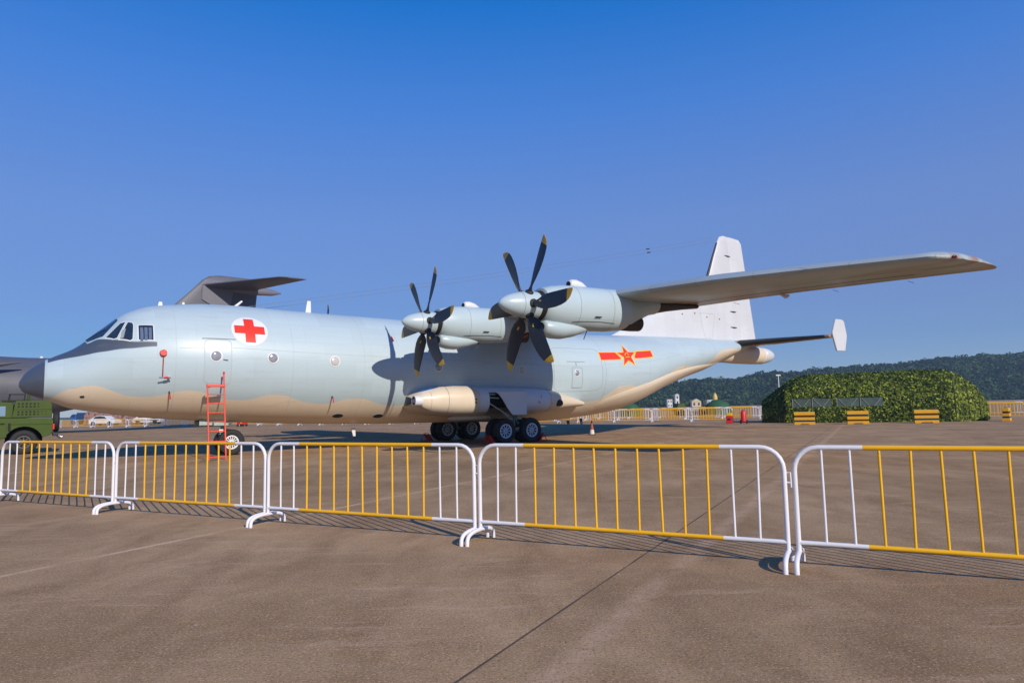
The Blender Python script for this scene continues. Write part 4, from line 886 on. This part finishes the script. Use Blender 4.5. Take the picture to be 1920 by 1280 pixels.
bl = MB().loft(fin_loft([(8.0, 30.70, 31.06, .075), (8.55, 30.955, 31.28, .075), (9.6, 31.445, 31.75, .065), (10.45, 31.87, 32.12, .055)])).build('deicing_boot', m_boot, fn, auto=60)
MB().loft([[(a + q, -.079 + .004 * (i / 3), z) for q in (.30, .36)] + [(a + q, -.06, z) for q in (.36, .30)] for i, (z, a) in enumerate(((8.0, 30.72), (8.55, 30.98), (9.6, 31.47), (10.45, 31.87)))]).build('boot_edge', m_rust, fn)
def fin_half(s_, z):
    Z = [r_[0] for r_ in rows]; a, b_, th = [float(np.interp(z, Z, [r_[i] for r_ in rows])) for i in (1, 2, 3)]; t_ = min(1, max(0, (s_ - a) / (b_ - a))); return th * 1.25 * math.sqrt(max(0, 1 - (1 - 2 * t_) ** 2)) * (1 - .55 * t_)
for z, s_ in ((5.65, 32.7), (6.55, 32.7), (7.55, 32.55), (9.75, 32.4)):
    MB().tube([(s_, -fin_half(s_, z) + .01, z), (s_ + .35, -.075, z - .01), (s_ + .60, -.04, z)], [.02, .04, .015], 8).build('rudder_hinge', m_rubber, fn)
m_dred = mat('dull_red', (0.30, 0.08, 0.07), .6)
for s_, z in ((28.6, 6.15), (29.6, 6.25), (30.6, 6.1), (31.7, 6.05)):
    f_ = fin_half(s_, z); MB().loft([[(s_ + r_ * cos(2 * PI * j / 10), yy, z + r_ * sin(2 * PI * j / 10)) for j in range(10)] for yy, r_ in ((-f_ + .02, .05), (-f_ - .012, .045))]).build('red_plug', m_dred, fn)
pn = [(30.0, 6.3), (31.3, 6.3), (31.0, 4.95), (30.4, 4.95)]
for (a, b_) in zip(pn, pn[1:] + pn[:1]):
    MB().tube([(a[0] + (b_[0] - a[0]) * k / 6, -fin_half(a[0] + (b_[0] - a[0]) * k / 6, a[1] + (b_[1] - a[1]) * k / 6) - .001, a[1] + (b_[1] - a[1]) * k / 6) for k in range(7)], .008, 5).build('access_panel_seam', m_seaml, fn)
for sgn in (1, -1):
    rg = []
    for y, le, te, z, th in ((0, 32.25, 34.9, 4.66, .17), (.8, 32.3, 34.75, 4.66, .17), (3.5, 32.32, 34.1, 4.61, .16), (5.9, 32.34, 33.45, 4.56, .15), (6.05, 32.36, 33.4, 4.56, .13)):
        rg.append([tuple(p) for p in airfoil(le, te - le, z, th, -sgn * y, camber=0)])
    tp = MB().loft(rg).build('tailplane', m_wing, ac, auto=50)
    rg = []
    for y, le, te, z, th in ((.75, 32.28, 34.75, 4.66, .175), (3.5, 32.30, 34.1, 4.61, .165), (5.85, 32.32, 33.45, 4.56, .155)):
        a_ = airfoil(le, te - le, z, th * 1.06, -sgn * y, camber=0); a_ = [p for p in a_ if p[0] < le + (te - le) * .13]; rg.append(a_[:5] + a_[-4:] if len(a_) > 9 else a_)
    n_min = min(len(r_) for r_ in rg); rg = [r_[:n_min] for r_ in rg]
    MB().loft(rg).build('deicing_boot', m_boot, tp, auto=60)
    ep = [(32.96, 5.42), (33.50, 5.42), (33.66, 5.36), (33.72, 5.28), (33.88, 4.66), (33.86, 4.5), (33.66, 3.84), (32.92, 3.83), (32.62, 4.62), (32.62, 4.74)]
    MB().prism(ep, -sgn * 6.06, -sgn * 6.15).build('endplate_fin', m_fin, ac, bevel=.03)
tc_ = [(30.6, .25, 4.35, 3.55), (31.2, .40, 4.6, 3.60), (31.8, .50, 4.7, 3.635), (33.0, .53, 4.7, 3.59), (34.4, .52, 4.66, 3.58), (35.25, .48, 4.58, 3.61)]
def el(s, w_, t_, b_, n=32): return [(s, w_ * cos(2 * PI * k / n), (t_ + b_) / 2 + (t_ - b_) / 2 * sin(2 * PI * k / n)) for k in range(n)]
MB().loft([el(*q) for q in tc_]).build('tail_cone', m_beige, ac, auto=50)
MB().loft([el(*q) for q in ((35.25, .485, 4.585, 3.605), (35.36, .485, 4.585, 3.605))]).build('tail_ring', m_white, ac, auto=50)
MB().loft([el(*q) for q in ((35.36, .47, 4.575, 3.62), (35.7, .44, 4.56, 3.66), (36.1, .36, 4.48, 3.74), (36.4, .24, 4.36, 3.86), (36.55, .12, 4.22, 3.98), (36.6, .02, 4.13, 4.07))]).build('tail_radome', m_fin, ac, smooth=True)
# pale upper fillet where the tailplane meets the body
MB().loft([el(s, w_, t_, b_) for s, w_, t_, b_ in ((31.0, .6, 4.86, 4.2), (32.2, .62, 4.92, 4.35), (33.4, .5, 4.93, 4.4), (34.6, .32, 4.9, 4.45), (35.05, .1, 4.8, 4.6))]).build('tail_fillet', m_pale, ac, auto=50)
# raised lip of the cargo ramp
lip = []
for s in np.linspace(21.2, 30.6, 48):
    k = (s - 21.2) / 9.4; ph = 136 - 22 * max(0, math.sin(PI * min(1, k * 1.1))) ** .7 ; o_ = .085 * max(0, math.sin(PI * k)) ** .5 + .003
    r_ = [fs(s, ph - 3.5, .0), fs(s, ph, o_ * .75), fs(s, ph + 6, o_), fs(s, min(179, ph + 26), o_ * .9), fs(s, 180, o_ * .8)]; lip.append(r_ + [fs(s, 180, -.05), fs(s, ph, -.05)])
for sgn in (1, -1): MB().loft([[(p[0], p[1] * sgn, p[2]) for p in r_] for r_ in lip]).build('ramp_edge', m_beige, ac, auto=40)

# ---------------- main gear fairing
SPD = [(11.62, 1.70, .17, 2.28), (11.8, 1.70, .30, 2.42), (12.1, 1.70, .42, 2.52), (12.6, 1.70, .52, 2.64), (13.2, 1.69, .57, 2.74), (14, 1.68, .58, 2.79), (15, 1.67, .60, 2.80), (16, 1.66, .60, 2.80), (17, 1.66, .56, 2.76), (17.6, 1.66, .52, 2.70), (18.2, 1.64, .44, 2.58), (18.8, 1.60, .34, 2.40), (19.4, 1.56, .24, 2.2), (20.0, 1.5, .12, 2.0)]
fz, fh, fy = [pchip([q[0] for q in SPD], [q[i] for q in SPD]) for i in (1, 2, 3)]
def spt(s, a, off=0, sgn=1):     # a degrees: 90 up, 0 outboard, -90 down
    y0 = 1.35; c, q = cos(R(a)), sin(R(a)); yy = y0 + (fy(s) - y0 + off) * abs(c) ** .62; zz = fz(s) + (fh(s) + off) * (abs(q) ** .8) * (1 if q > 0 else -1)
    return Vector((s, -sgn * yy, zz))
for sgn in (1, -1):
    ssp = list(np.arange(11.62, 20.0, .1)) + [20.0]; aa = np.linspace(-90, 90, 37); bgm = MB(); n = len(aa); V = []; F_ = []; mi = []
    for s in ssp: V += [spt(s, a, 0, sgn) for a in aa]
    for i in range(len(ssp) - 1):
        sm_ = (ssp[i] + ssp[i + 1]) / 2
        for j in range(n - 1):
            am = (aa[j] + aa[j + 1]) / 2; pz = spt(sm_, am).z
            k = min(1, max(0, (1.99 - pz) / .86)); edge = 15.68 if True else 0
            if 14.6 < sm_ < 15.7 and am > -62 and pz < 1.985 and pz > 1.1: continue
            F_.append((i * n + j, i * n + j + 1, (i + 1) * n + j + 1, (i + 1) * n + j)); mi.append(1 if (sm_ > 17.65 or am < -38 or sm_ < 12.0) else 0)
    bgm.add(V, F_); bgm.mi = mi
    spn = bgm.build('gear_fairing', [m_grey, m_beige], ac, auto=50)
    # dark wheel well liner
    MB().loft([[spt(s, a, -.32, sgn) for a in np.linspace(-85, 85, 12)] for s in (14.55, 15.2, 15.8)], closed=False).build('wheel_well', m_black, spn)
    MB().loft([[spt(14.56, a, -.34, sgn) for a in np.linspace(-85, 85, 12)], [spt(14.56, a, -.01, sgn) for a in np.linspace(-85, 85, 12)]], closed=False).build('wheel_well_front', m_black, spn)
    # leg door hanging open
    dp_ = [(14.85, 1.995), (15.02, 1.88), (15.2, 1.66), (15.38, 1.38), (15.55, 1.18), (15.62, 1.10), (16.30, 1.10), (16.30, 1.995)]
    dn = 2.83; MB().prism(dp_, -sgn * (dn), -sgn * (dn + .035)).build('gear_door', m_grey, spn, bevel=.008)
    for k_, (a, b_) in enumerate((((14.6, 1.79), (15.12, 1.75)), ((14.6, 1.62), (15.6, 1.06)), ((14.6, 1.9), (14.95, 1.9)))): MB().tube([(a[0], -sgn * 2.62, a[1]), (b_[0], -sgn * 2.66, b_[1])], .028, 8).build('door_strut', m_gear, spn, auto=50)
    # forward equipment pod, beige
    pr = []
    for s, k0, k1 in [(11.86, -18, 22), (12.0, -30, 33), (12.3, -42, 42), (12.7, -50, 56), (13.3, -56, 60), (13.9, -58, 58), (14.05, -57, 50), (14.15, -55, 38), (14.18, -40, 20)]:
        pr.append([spt(s, k0 + (k1 - k0) * j / 20, .045 if s < 14.17 else .03, sgn) for j in range(21)] + [spt(s, k0 + (k1 - k0) * j / 20, -.04, sgn) for j in range(20, -1, -1)])
    pod = MB().loft(pr).build('equipment_pod', m_beige, spn, auto=35)
    for z_ in (1.60, 1.72): MB().tube([(13.93, -sgn * 2.70, z_), (13.99, -sgn * 2.86, z_)], .03, 8).build('vent_hole', m_black, pod)
    outline_pts = [spt(12.9, a, .049, sgn) for a in range(-44, 50, 6)]; MB().tube(outline_pts, .006, 5).build('pod_seam', m_seam, pod); MB().tube([spt(12.25, a, .049, sgn) for a in range(-34, 36, 6)], .006, 5).build('pod_seam', m_seam, pod)
    # round air intake
    ii = [(11.62, .150), (11.595, .170), (11.63, .185), (11.90, .19)]
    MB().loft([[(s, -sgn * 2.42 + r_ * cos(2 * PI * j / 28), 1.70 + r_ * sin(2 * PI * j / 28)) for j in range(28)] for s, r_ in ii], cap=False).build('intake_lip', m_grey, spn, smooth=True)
    MB().loft([[(s, -sgn * 2.42 + r_ * cos(2 * PI * j / 28), 1.70 + r_ * sin(2 * PI * j / 28)) for j in range(28)] for s, r_ in ((11.62, .152), (11.76, .14), (11.80, .01))], cap=False).build('intake_duct', m_exh, spn, smooth=True)
    # exhaust outlet
    o = spt(18.16, -8, 0, sgn); MB().tube([o + Vector((-.12, sgn * .12, 0)), o + Vector((.10, -sgn * .02, -.02))], [.16, .13], 20).build('apu_exhaust', m_exh, spn, auto=40); MB().tube([o + Vector((.09, -sgn * .02, -.02)), o + Vector((.104, -sgn * .021, -.02))], .10, 20).build('exhaust_bore', m_black, spn)
    MB().tube([spt(s, 52, .004, sgn) for s in np.linspace(14.3, 18.0, 20)], .007, 5).build('fairing_seam', m_seam, spn)
    MB().tube([spt(s, 62, .004, sgn) for s in np.linspace(12.6, 17.6, 20)], .006, 5).build('fairing_seam', m_seam, spn)
    MB().tube([spt(17.65, a, .003, sgn) for a in range(-60, 60, 6)], .006, 5).build('fairing_seam', m_seam, spn)
    MB().tube([spt(17.0, -5, .0, sgn), spt(17.0, -5, .02, sgn)], .035, 10).build('fuel_cap', m_seam, spn)
    MB().box((17.1, -sgn * 2.775, 1.8), (.015, .01, .16)).build('stencil_mark', m_seam, spn)
    # lower strake
    MB().tube([(13.4, -sgn * 1.72, 1.02), (13.6, -sgn * 1.78, 1.03), (15.0, -sgn * 1.78, 1.03), (15.3, -sgn * 1.7, 1.02)], [.04, .10, .10, .05], 12).build('lower_strake', m_beige, spn, auto=50)
    # gear leg
    lg = MB(); y_ = -sgn * 2.28; lg.tube([(16.05, y_, .5), (16.05, y_, 1.5)], .085, 14); lg.build('main_gear_leg', m_gear, ac, auto=50).parent = ac
    leg = bpy.data.objects['main_gear_leg'] if False else C.objects[-1]
    MB().tube([(16.05, y_, .3), (16.05, y_, .95)], .055, 12).build('oleo', m_chrome, leg, auto=50)
    MB().tube([(15.41, y_, .49), (16.66, y_, .49)], .07, 12).build('bogie_beam', m_gear, leg, auto=50)
    for s_ in (15.41, 16.66): MB().tube([(s_, y_ - .42, .49), (s_, y_ + .42, .49)], .05, 12).build('axle', m_gear, leg)
    for (a, b_, r_) in (((15.9, 1.2), (16.2, .75), .03), ((16.2, 1.25), (15.95, .62), .025), ((15.75, .95), (16.35, .95), .04), ((15.85, .55), (16.25, .55), .06), ((15.5, 1.15), (16.0, .85), .035)):
        MB().tube([(a[0], y_ - sgn * .10, a[1]), (b_[0], y_ - sgn * .12, b_[1])], r_, 8).build('brace', m_gear, leg, auto=50)
    for k in range(3): MB().tube([(15.95 + .07 * k, y_ - sgn * .13, 1.15), (15.9 + .1 * k, y_ - sgn * .2, .85), (16.0 + .05 * k, y_ - sgn * .14, .5)], .012, 6).build('hydraulic_line', m_rubber, leg)

def wheel_mesh(r, wd, rr_, spokes):
    """tyre and rim meshes with the axis along y, outer face at -y"""
    h_ = wd / 2; t_ = MB().loft(lathe_y([(-h_ * .72, rr_), (-h_ * .92, rr_ + .03), (-h_, r * .78), (-h_ * .86, r * .93), (-h_ * .55, r * .99), (0, r), (h_ * .55, r * .99), (h_ * .86, r * .93), (h_, r * .78), (h_ * .92, rr_ + .03), (h_ * .72, rr_)], 48), cap=False)
    for g_ in (-.35, 0, .35): t_.loft(lathe_y([(g_ * h_ - .006, r * .992), (g_ * h_ - .006, r * 1.004), (g_ * h_ + .006, r * 1.004), (g_ * h_ + .006, r * .992)], 48), cap=False)
    rm = MB().loft(lathe_y([(-h_ * .74, rr_ + .012), (-h_ * .86, rr_ + .012), (-h_ * .86, rr_ * .86), (-h_ * .55, rr_ * .84)], 40), cap=False)
    for k in range(spokes):
        a = 2 * PI * k / spokes; d = Vector((cos(a), 0, sin(a))); e_ = Vector((-sin(a), 0, cos(a)))
        q = [d * rr_ * .28 + e_ * rr_ * .055, d * rr_ * .85 + e_ * rr_ * .075, d * rr_ * .85 - e_ * rr_ * .075, d * rr_ * .28 - e_ * rr_ * .055]; Y0, Y1 = -h_ * .74, -h_ * .5
        rm.add([Vector((p.x, Y0, p.z)) for p in q] + [Vector((p.x, Y1, p.z)) for p in q], [(0, 1, 2, 3), (4, 5, 6, 7), (0, 1, 5, 4), (1, 2, 6, 5), (2, 3, 7, 6), (3, 0, 4, 7)])
    rm.loft(lathe_y([(-h_ * .80, .001), (-h_ * .80, rr_ * .16), (-h_ * .72, rr_ * .32), (-h_ * .45, rr_ * .34)], 24), cap=False)
    bk = MB().loft(lathe_y([(-h_ * .35, .001), (-h_ * .35, rr_)], 24), cap=False); hb_ = MB().loft(lathe_y([(-h_ * .84, .001), (-h_ * .84, rr_ * .13), (-h_ * .79, rr_ * .15)], 16), cap=False)
    return t_, rm, bk, hb_
def make_wheel(name, parent, loc, r, wd, rr_, spokes, flip, rimm=m_rim):
    t_, rm, bk, hb_ = wheel_mesh(r, wd, rr_, spokes)
    a = t_.build(name, m_tyre, parent, auto=40); a.location = loc
    if flip: a.rotation_euler = (0, 0, PI)
    rm.build('rim', rimm, a, auto=35); bk.build('brake_disc', m_black, a); hb_.build('hub', m_black, a)
    return a
w0 = None
for sgn in (1, -1):
    for s_ in (15.41, 16.66):
        for yy, fl in ((2.56, False), (2.02, True)):
            flip = fl if sgn == 1 else not fl
            if w0 is None: w0 = make_wheel('main_wheel', ac, (s_, -sgn * yy, .485), .485, .30, .265, 10, flip)
            else:
                c = copy_tree(w0, ac); c.location = (s_, -sgn * yy, .485); c.rotation_euler = (random.uniform(0, .5) * 0, random.uniform(0, .6), PI if flip else 0)
# nose gear
ng = MB().tube([(5.72, 0, .45), (5.62, 0, 1.25)], .07, 12).build('nose_gear_leg', m_gear, ac, auto=50)
MB().tube([(5.87, -.38, .43), (5.87, .38, .43)], .05, 12).build('axle', m_gear, ng)
MB().tube([(5.55, -.09, .72), (5.87, -.09, .45)], .04, 8).build('fork', m_gear, ng); MB().tube([(5.55, .09, .72), (5.87, .09, .45)], .04, 8).build('fork', m_gear, ng)
MB().tube([(5.7, 0, .95), (5.0, 0, 1.22)], .035, 8).build('drag_strut', m_gear, ng); MB().tube([(5.62, -.12, .9), (5.5, -.14, .75), (5.6, -.1, .6)], .014, 6).build('hydraulic_line', m_rubber, ng)
MB().box((5.58, -.12, .82), (.14, .1, .10)).build('taxi_light_box', m_white, ng, bevel=.01)
MB().box((5.3, -.42, 1.10), (.9, .02, .2)).build('nose_gear_door', m_gear, ng); MB().box((5.3, .42, 1.10), (.9, .02, .2)).build('nose_gear_door', m_gear, ng)
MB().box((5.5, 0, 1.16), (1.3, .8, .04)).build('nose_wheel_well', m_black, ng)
make_wheel('nose_wheel', ac, (5.87, -.30, .43), .43, .24, .22, 14, False, m_white); make_wheel('nose_wheel', ac, (5.87, .30, .43), .43, .24, .22, 14, True, m_white)

# ---------------- things standing by the aircraft
def AW(s, y, z=0):    # aircraft coordinates (y to port) -> world
    return Vector((PX + s * cos(TH) + y * sin(TH), PY + s * sin(TH) - y * cos(TH), z))
def chock(s, y, flip, lb):
    p = AW(s, y); e = empty('wheel_chock', p, TH + (PI if flip else 0), lb, 'wheel chock', 'red frame chocks at the main wheels')
    T_ = [(0, 0), (.36, 0), (.30, .10), (.12, .34)]; 
    for yy in (-.22, .22):
        b = MB(); q = [(0, yy, .02), (.40, yy, .02), (.16, yy, .33)]; b.tube(q + [q[0]], .016, 6); b.build('side_frame', m_red, e)
    b = MB()
    for (x, z) in ((0, .02), (.40, .02), (.16, .33), (.28, .17)): b.tube([(x, -.22, z), (x, .22, z)], .016, 6)
    b.build('cross_bar', m_red, e); MB().prism([(.29, .04), (.385, .04), (.20, .29), (.14, .29)], -.20, .20).build('ramp_plate', m_red, e)
chock(14.55, 2.45, False, 'red wheel chock in front of the near main wheels'); chock(17.40, 2.45, True, 'red wheel chock behind the near main wheels, at the rear wheel'); chock(14.45, -2.4, False, 'dark red wheel chock at the far side main wheels')
# boarding ladder
la = empty('boarding_ladder', AW(4.98, 2.72), TH, 'orange-red metal ladder leaning at the crew door', 'ladder')
tp_y = .50  # top leans toward the fuselage (local +y is starboard)
MB().tube([(.22, 0, 0), (.22, tp_y, 2.62)], .024, 8).build('rail', m_orange, la, auto=50); MB().tube([(-.26, .0, 0), (-.26, tp_y * .88, 2.30)], .024, 8).build('rail', m_orange, la, auto=50)
for k, z in enumerate((.10, .56, .86, 1.14, 1.42, 1.70, 1.98)): MB().tube([(-.26, tp_y * z / 2.62, z), (.22, tp_y * z / 2.62, z)], .017, 8).build('rung', m_orange, la, auto=50)
MB().box((-.02, tp_y * .85, 2.24), (.54, .09, .075)).build('top_bar', m_orange, la, bevel=.015)
MB().tube([(.22, tp_y, 2.60), (.22, tp_y, 2.68)], .03, 8).build('rail_cap', m_red, la)
for s_ in (-.2, .18): MB().tube([(s_, tp_y * .86, 2.2), (s_ - .02, tp_y + .12, 2.22)], .02, 8).build('standoff_hook', m_steel, la)
MB().tube([(-.5, .05, .02), (.1, .25, .02)], .014, 6).build('foot_brace', m_steel, la)

# ================================================================== GREY TRANSPORT BEHIND
T2 = R(43); g2 = empty('jet_transport', (-30.4, 67.0, 0), T2, 'dark grey T-tailed jet transport behind the nose of the pale aircraft', 'aircraft')
# local x aft, origin under the root leading edge of the stabiliser ; t forward = -x
ST = [(-7, 6.2, 5.9, .25), (-4, 6.6, 5.2, .9), (0, 6.75, 4.5, 1.5), (5, 6.6, 3.3, 2.1), (10, 6.45, 2.15, 2.5), (14, 6.4, 1.35, 2.7), (18, 6.5, 1.0, 2.75), (30, 6.5, 1.0, 2.75), (36, 6.2, 1.2, 2.5), (40, 5.2, 1.6, 1.9), (42.5, 3.8, 2.2, 1.0), (43.2, 3.1, 2.8, .2)]
rg = []
for t_ in np.concatenate([np.arange(-7, 43.2, .6), [43.2]]):
    f_ = [np.interp(t_, [q[0] for q in ST], [q[i] for q in ST]) for i in (1, 2, 3)]; rg.append([(-t_, f_[2] * cos(2 * PI * k / 56), (f_[0] + f_[1]) / 2 + (f_[0] - f_[1]) / 2 * sin(2 * PI * k / 56)) for k in range(56)])
MB().loft(rg).build('fuselage', m_y20, g2, auto=50)
rows = [(6.2, -10.5, 4.5, .30), (8, -7.2, 4.8, .30), (11.5, -3.0, 5.2, .27), (13.6, -1.0, 5.4, .22), (14.6, -.1, 5.5, .2), (15.05, .6, 5.5, .16), (15.2, 1.6, 5.2, .05)]
f2 = MB().loft(fin_loft(rows)).build('fin', m_y20, g2, auto=50)
MB().prism([(.5, 14.6), (-.2, 13.9), (-.2, 12.6), (1.4, 11.7), (2.6, 12.3), (3, 14.6)], -.20, -.36).build('fin_emblem_panel', m_y20l, g2)
for sgn in (1, -1):
    rg = []
    for y, le, te, z, th in ((0, -.2, 5.4, 14.05, .10), (1, .3, 5.3, 14.05, .10), (8.0, 4.0, 6.7, 14.1, .09), (8.5, 4.7, 6.8, 14.1, .06)): rg.append(airfoil(le, te - le, z, th, -sgn * y, camber=0))
    MB().loft(rg).build('stabiliser', m_y20, g2, auto=50)
    rg = []
    for y, le, te, z, th in ((0, -29, -17.2, 6.1, .12), (10, -27, -17.9, 5.9, .12), (23, -24, -19.6, 5.5, .10)): rg.append(airfoil(le, te - le, z, th, -sgn * y))
    MB().loft(rg).build('wing', m_y20, g2, auto=50)
    MB().tube([(-20, -sgn * 3.4, 5.6), (-17.5, -sgn * 3.4, 5.4), (-14.9, -sgn * 3.3, 5.8)], [.1, .3, .05], 10).build('flap_track_fairing', m_y20, g2, auto=50)
    MB().loft([[(x, -sgn * (2.3 + w_ * cos(2 * PI * k / 20)), 1.6 + h_ * sin(2 * PI * k / 20)) for k in range(20)] for x, w_, h_ in ((-28, .1, .2), (-26, .8, .8), (-19, .8, .8), (-16.5, .1, .2))]).build('gear_fairing', m_y20, g2, auto=50)
MB().loft([[(x, r_ * cos(2 * PI * k / 18) * .8, 14.0 + r_ * sin(2 * PI * k / 18)) for k in range(18)] for x, r_ in ((.2, .05), (1.0, .3), (2.5, .45), (5, .46), (7.0, .34), (8.0, .06))]).build('bullet_fairing', m_y20l, g2, auto=50)
MB().box((5.6, -.25, 10.6), (.5, .2, .35)).build('rudder_actuator', m_seam, g2)
for t_ in (11.6, 13.2): blade_ant(-t_, 6.42, .14, .25, 0, 'dorsal_antenna', m_white, g2)
for y_ in (-2.0, 2.0):
    for x in (-25, -23.4, -21.8): MB().loft(lathe_y([(y_ - .2, .6), (y_ + .2, .6)], 20, x, .6)).build('main_wheel', m_tyre, g2, auto=40)
for y_ in (-.4, .4): MB().loft(lathe_y([(y_ - .15, .5), (y_ + .15, .5)], 20, -37, .5)).build('nose_wheel', m_tyre, g2, auto=40)
MB().tube([(-37, 0, .5), (-37, 0, 1.6)], .15, 10).build('nose_gear_leg', m_y20l, g2)

# ================================================================== GREEN MILITARY JEEP
jp = empty('military_jeep', (-18.1, 27.1, 0), TH, 'olive green military jeep with round holes in its rear hardtop, at the left edge', 'jeep')
W2 = 1.0    # half width ; near side (port) is local y = -0.0 .. body spans y 0..2
def jprism(poly, y0, y1, nm, m, par=jp, bevel=.015): return MB().prism([(-p[0], p[1]) for p in poly], y0, y1).build(nm, m, par, bevel=bevel)
def arch(cx, r, n=12, z0=.62): return [(cx - r * cos(PI * k / n), max(z0, .45 + r * sin(PI * k / n) * .98)) for k in range(n + 1)]
body = [(0, 1.36), (0, .80), (.06, .70), (.20, .66)] + arch(.90, .62)[1:-1] + [(1.58, .58), (3.30, .52)] + arch(3.98, .62)[1:-1] + [(4.75, .7), (4.85, 1.12), (4.75, 1.26), (3.35, 1.38), (1.5, 1.38)]
bd = jprism(body, 0, 2.0, 'body', m_olive)
jprism([(.01, 1.41), (1.30, 1.41), (1.20, 2.04), (.05, 2.04)], .03, 1.97, 'rear_hardtop', m_olive)
ht = C.objects[-1]
jprism([(1.30, 1.40), (3.20, 1.40), (2.85, 1.98), (1.36, 1.98), (1.26, 1.9)], .08, 1.92, 'cab', m_olive)
for (a, b_) in ((1.50, 2.18), (2.30, 2.95)): jprism([(a, 1.46), (b_ + .12 * (b_ > 2.5), 1.46), (b_ - .12 * (b_ > 2.5), 1.84), (a, 1.84)], .065, .085, 'side_window', mat('cab_glass', (0.18, 0.28, 0.38), .1))
for a in (1.44, 2.26): MB().prism([(-a, .66), (-a - .76, .66), (-a - .76, 1.36), (-a, 1.36)], -.014, .002).build('door', m_olive, bd, bevel=.006)
for a in (1.58, 2.4): MB().box((-a, -.03, 1.18), (.14, .03, .04)).build('door_handle', m_black, bd)
jprism([(1.32, .9), (1.40, .9), (1.40, 1.2), (1.32, 1.2)], -.012, 0, 'air_vent', m_black)
jprism([(.02, 1.375), (1.28, 1.375), (1.28, 1.405), (.02, 1.405)], .02, 1.98, 'hardtop_seal', m_black, bevel=0)
jprism([(.03, 1.70), (1.22, 1.71), (1.22, 1.745), (.03, 1.735)], .008, .03, 'hardtop_rib', m_olive)
jprism([(.02, 1.12), (1.3, 1.14), (1.3, 1.16), (.02, 1.14)], -.014, .0, 'side_rib', m_olive)
for r_, z in enumerate((1.52, 1.62, 1.82, 1.93)):
    n_ = 8 if r_ < 2 else 6
    for k in range(n_):
        rad = .038 if k < 5 else (.030 if k < 6 else .022)
        c_ = Vector((-1.10 + k * .125, .028, z)); MB().loft([[(c_.x + rad * cos(2 * PI * j / 12), yy, c_.z + rad * sin(2 * PI * j / 12)) for j in range(12)] for yy in (.04, .024)]).build('vent_hole', m_black, ht)
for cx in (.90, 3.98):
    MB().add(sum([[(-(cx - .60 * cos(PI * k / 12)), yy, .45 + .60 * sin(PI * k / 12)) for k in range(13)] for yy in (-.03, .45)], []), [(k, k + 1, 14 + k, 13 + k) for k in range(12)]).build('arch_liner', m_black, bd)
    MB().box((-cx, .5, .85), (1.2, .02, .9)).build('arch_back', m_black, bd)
    for y_, fl in ((.14, False), (1.86, True)): wh = make_wheel('wheel', jp, (-cx, y_, .46), .46, .30, .235, 8, fl, m_olive if False else mat('dark_rim', (0.10, 0.10, 0.10), .4, metal=.5))
MB().box((.05, .32, 1.02), (.06, .14, .22)).build('tail_lamp', m_red, jp, bevel=.01); MB().box((.05, 1.68, 1.02), (.06, .14, .22)).build('tail_lamp', m_red, jp, bevel=.01)
MB().box((.12, 1, .72), (.18, 1.8, .12)).build('rear_bumper', m_rubber, jp, bevel=.02); MB().tube([(.1, .5, .75), (.32, .5, .60), (.42, .5, .66)], .035, 8).build('tow_hook', m_steel, jp, auto=50); MB().tube([(.02, .15, .8), (.28, .3, .55)], .03, 8).build('exhaust_pipe', m_steel, jp)
MB().loft([[(.16 + .0, 1.0 + r_ * cos(2 * PI * k / 28), 1.25 + r_ * sin(2 * PI * k / 28)) if False else (xx, 1.0 + r_ * cos(2 * PI * k / 28), 1.25 + r_ * sin(2 * PI * k / 28)) for k in range(28)] for xx, r_ in ((.03, .40), (.08, .44), (.2, .44), (.25, .38))]).build('spare_wheel', m_tyre, jp, auto=40)
MB().box((-4.92, 1, .72), (.14, 1.9, .2)).build('front_bumper', m_rubber, jp, bevel=.02)
for y_ in (.3, 1.7): MB().tube([(-4.80, y_, 1.0), (-4.88, y_, 1.0)], .11, 16).build('headlight', m_pgw, jp)
rk = MB(); rk.tube([(-.95, .4, 2.02), (-.93, .4, 2.32), (-1.42, .4, 2.32), (-1.44, .4, 2.02)], .02, 6); rk.tube([(-.95, 1.6, 2.02), (-.93, 1.6, 2.32), (-1.42, 1.6, 2.32), (-1.44, 1.6, 2.02)], .02, 6); rk.tube([(-.93, .4, 2.32), (-.93, 1.6, 2.32)], .02, 6); rk.tube([(-1.42, .4, 2.32), (-1.42, 1.6, 2.32)], .02, 6); rk.build('roof_rack', m_rubber, jp)
MB().tube([(-.80, .7, 2.02), (-.80, .7, 2.36)], .05, 8).build('aerial_mount', m_olive, jp); MB().box((-1.2, 1.0, 2.06), (.9, 1.2, .05)).build('roof_hatch', m_tbase, jp)

# ================================================================== AIR
hz = MB().box((0, 330, 19), (2400, 900, 40)).build('haze', m_white); hz['kind'] = 'stuff'
hz.data.materials.clear(); hm = bpy.data.materials.new('air'); hm.use_nodes = True; ht_ = hm.node_tree; ht_.nodes.clear()
pv = ht_.nodes.new('ShaderNodeVolumePrincipled'); oo = ht_.nodes.new('ShaderNodeOutputMaterial'); pv.inputs['Density'].default_value = 0.00030; pv.inputs['Color'].default_value = (.50, .74, 1, 1); pv.inputs['Anisotropy'].default_value = .1
ht_.links.new(pv.outputs[0], oo.inputs['Volume']); hz.data.materials.append(hm)
tag(hz, kind='stuff')
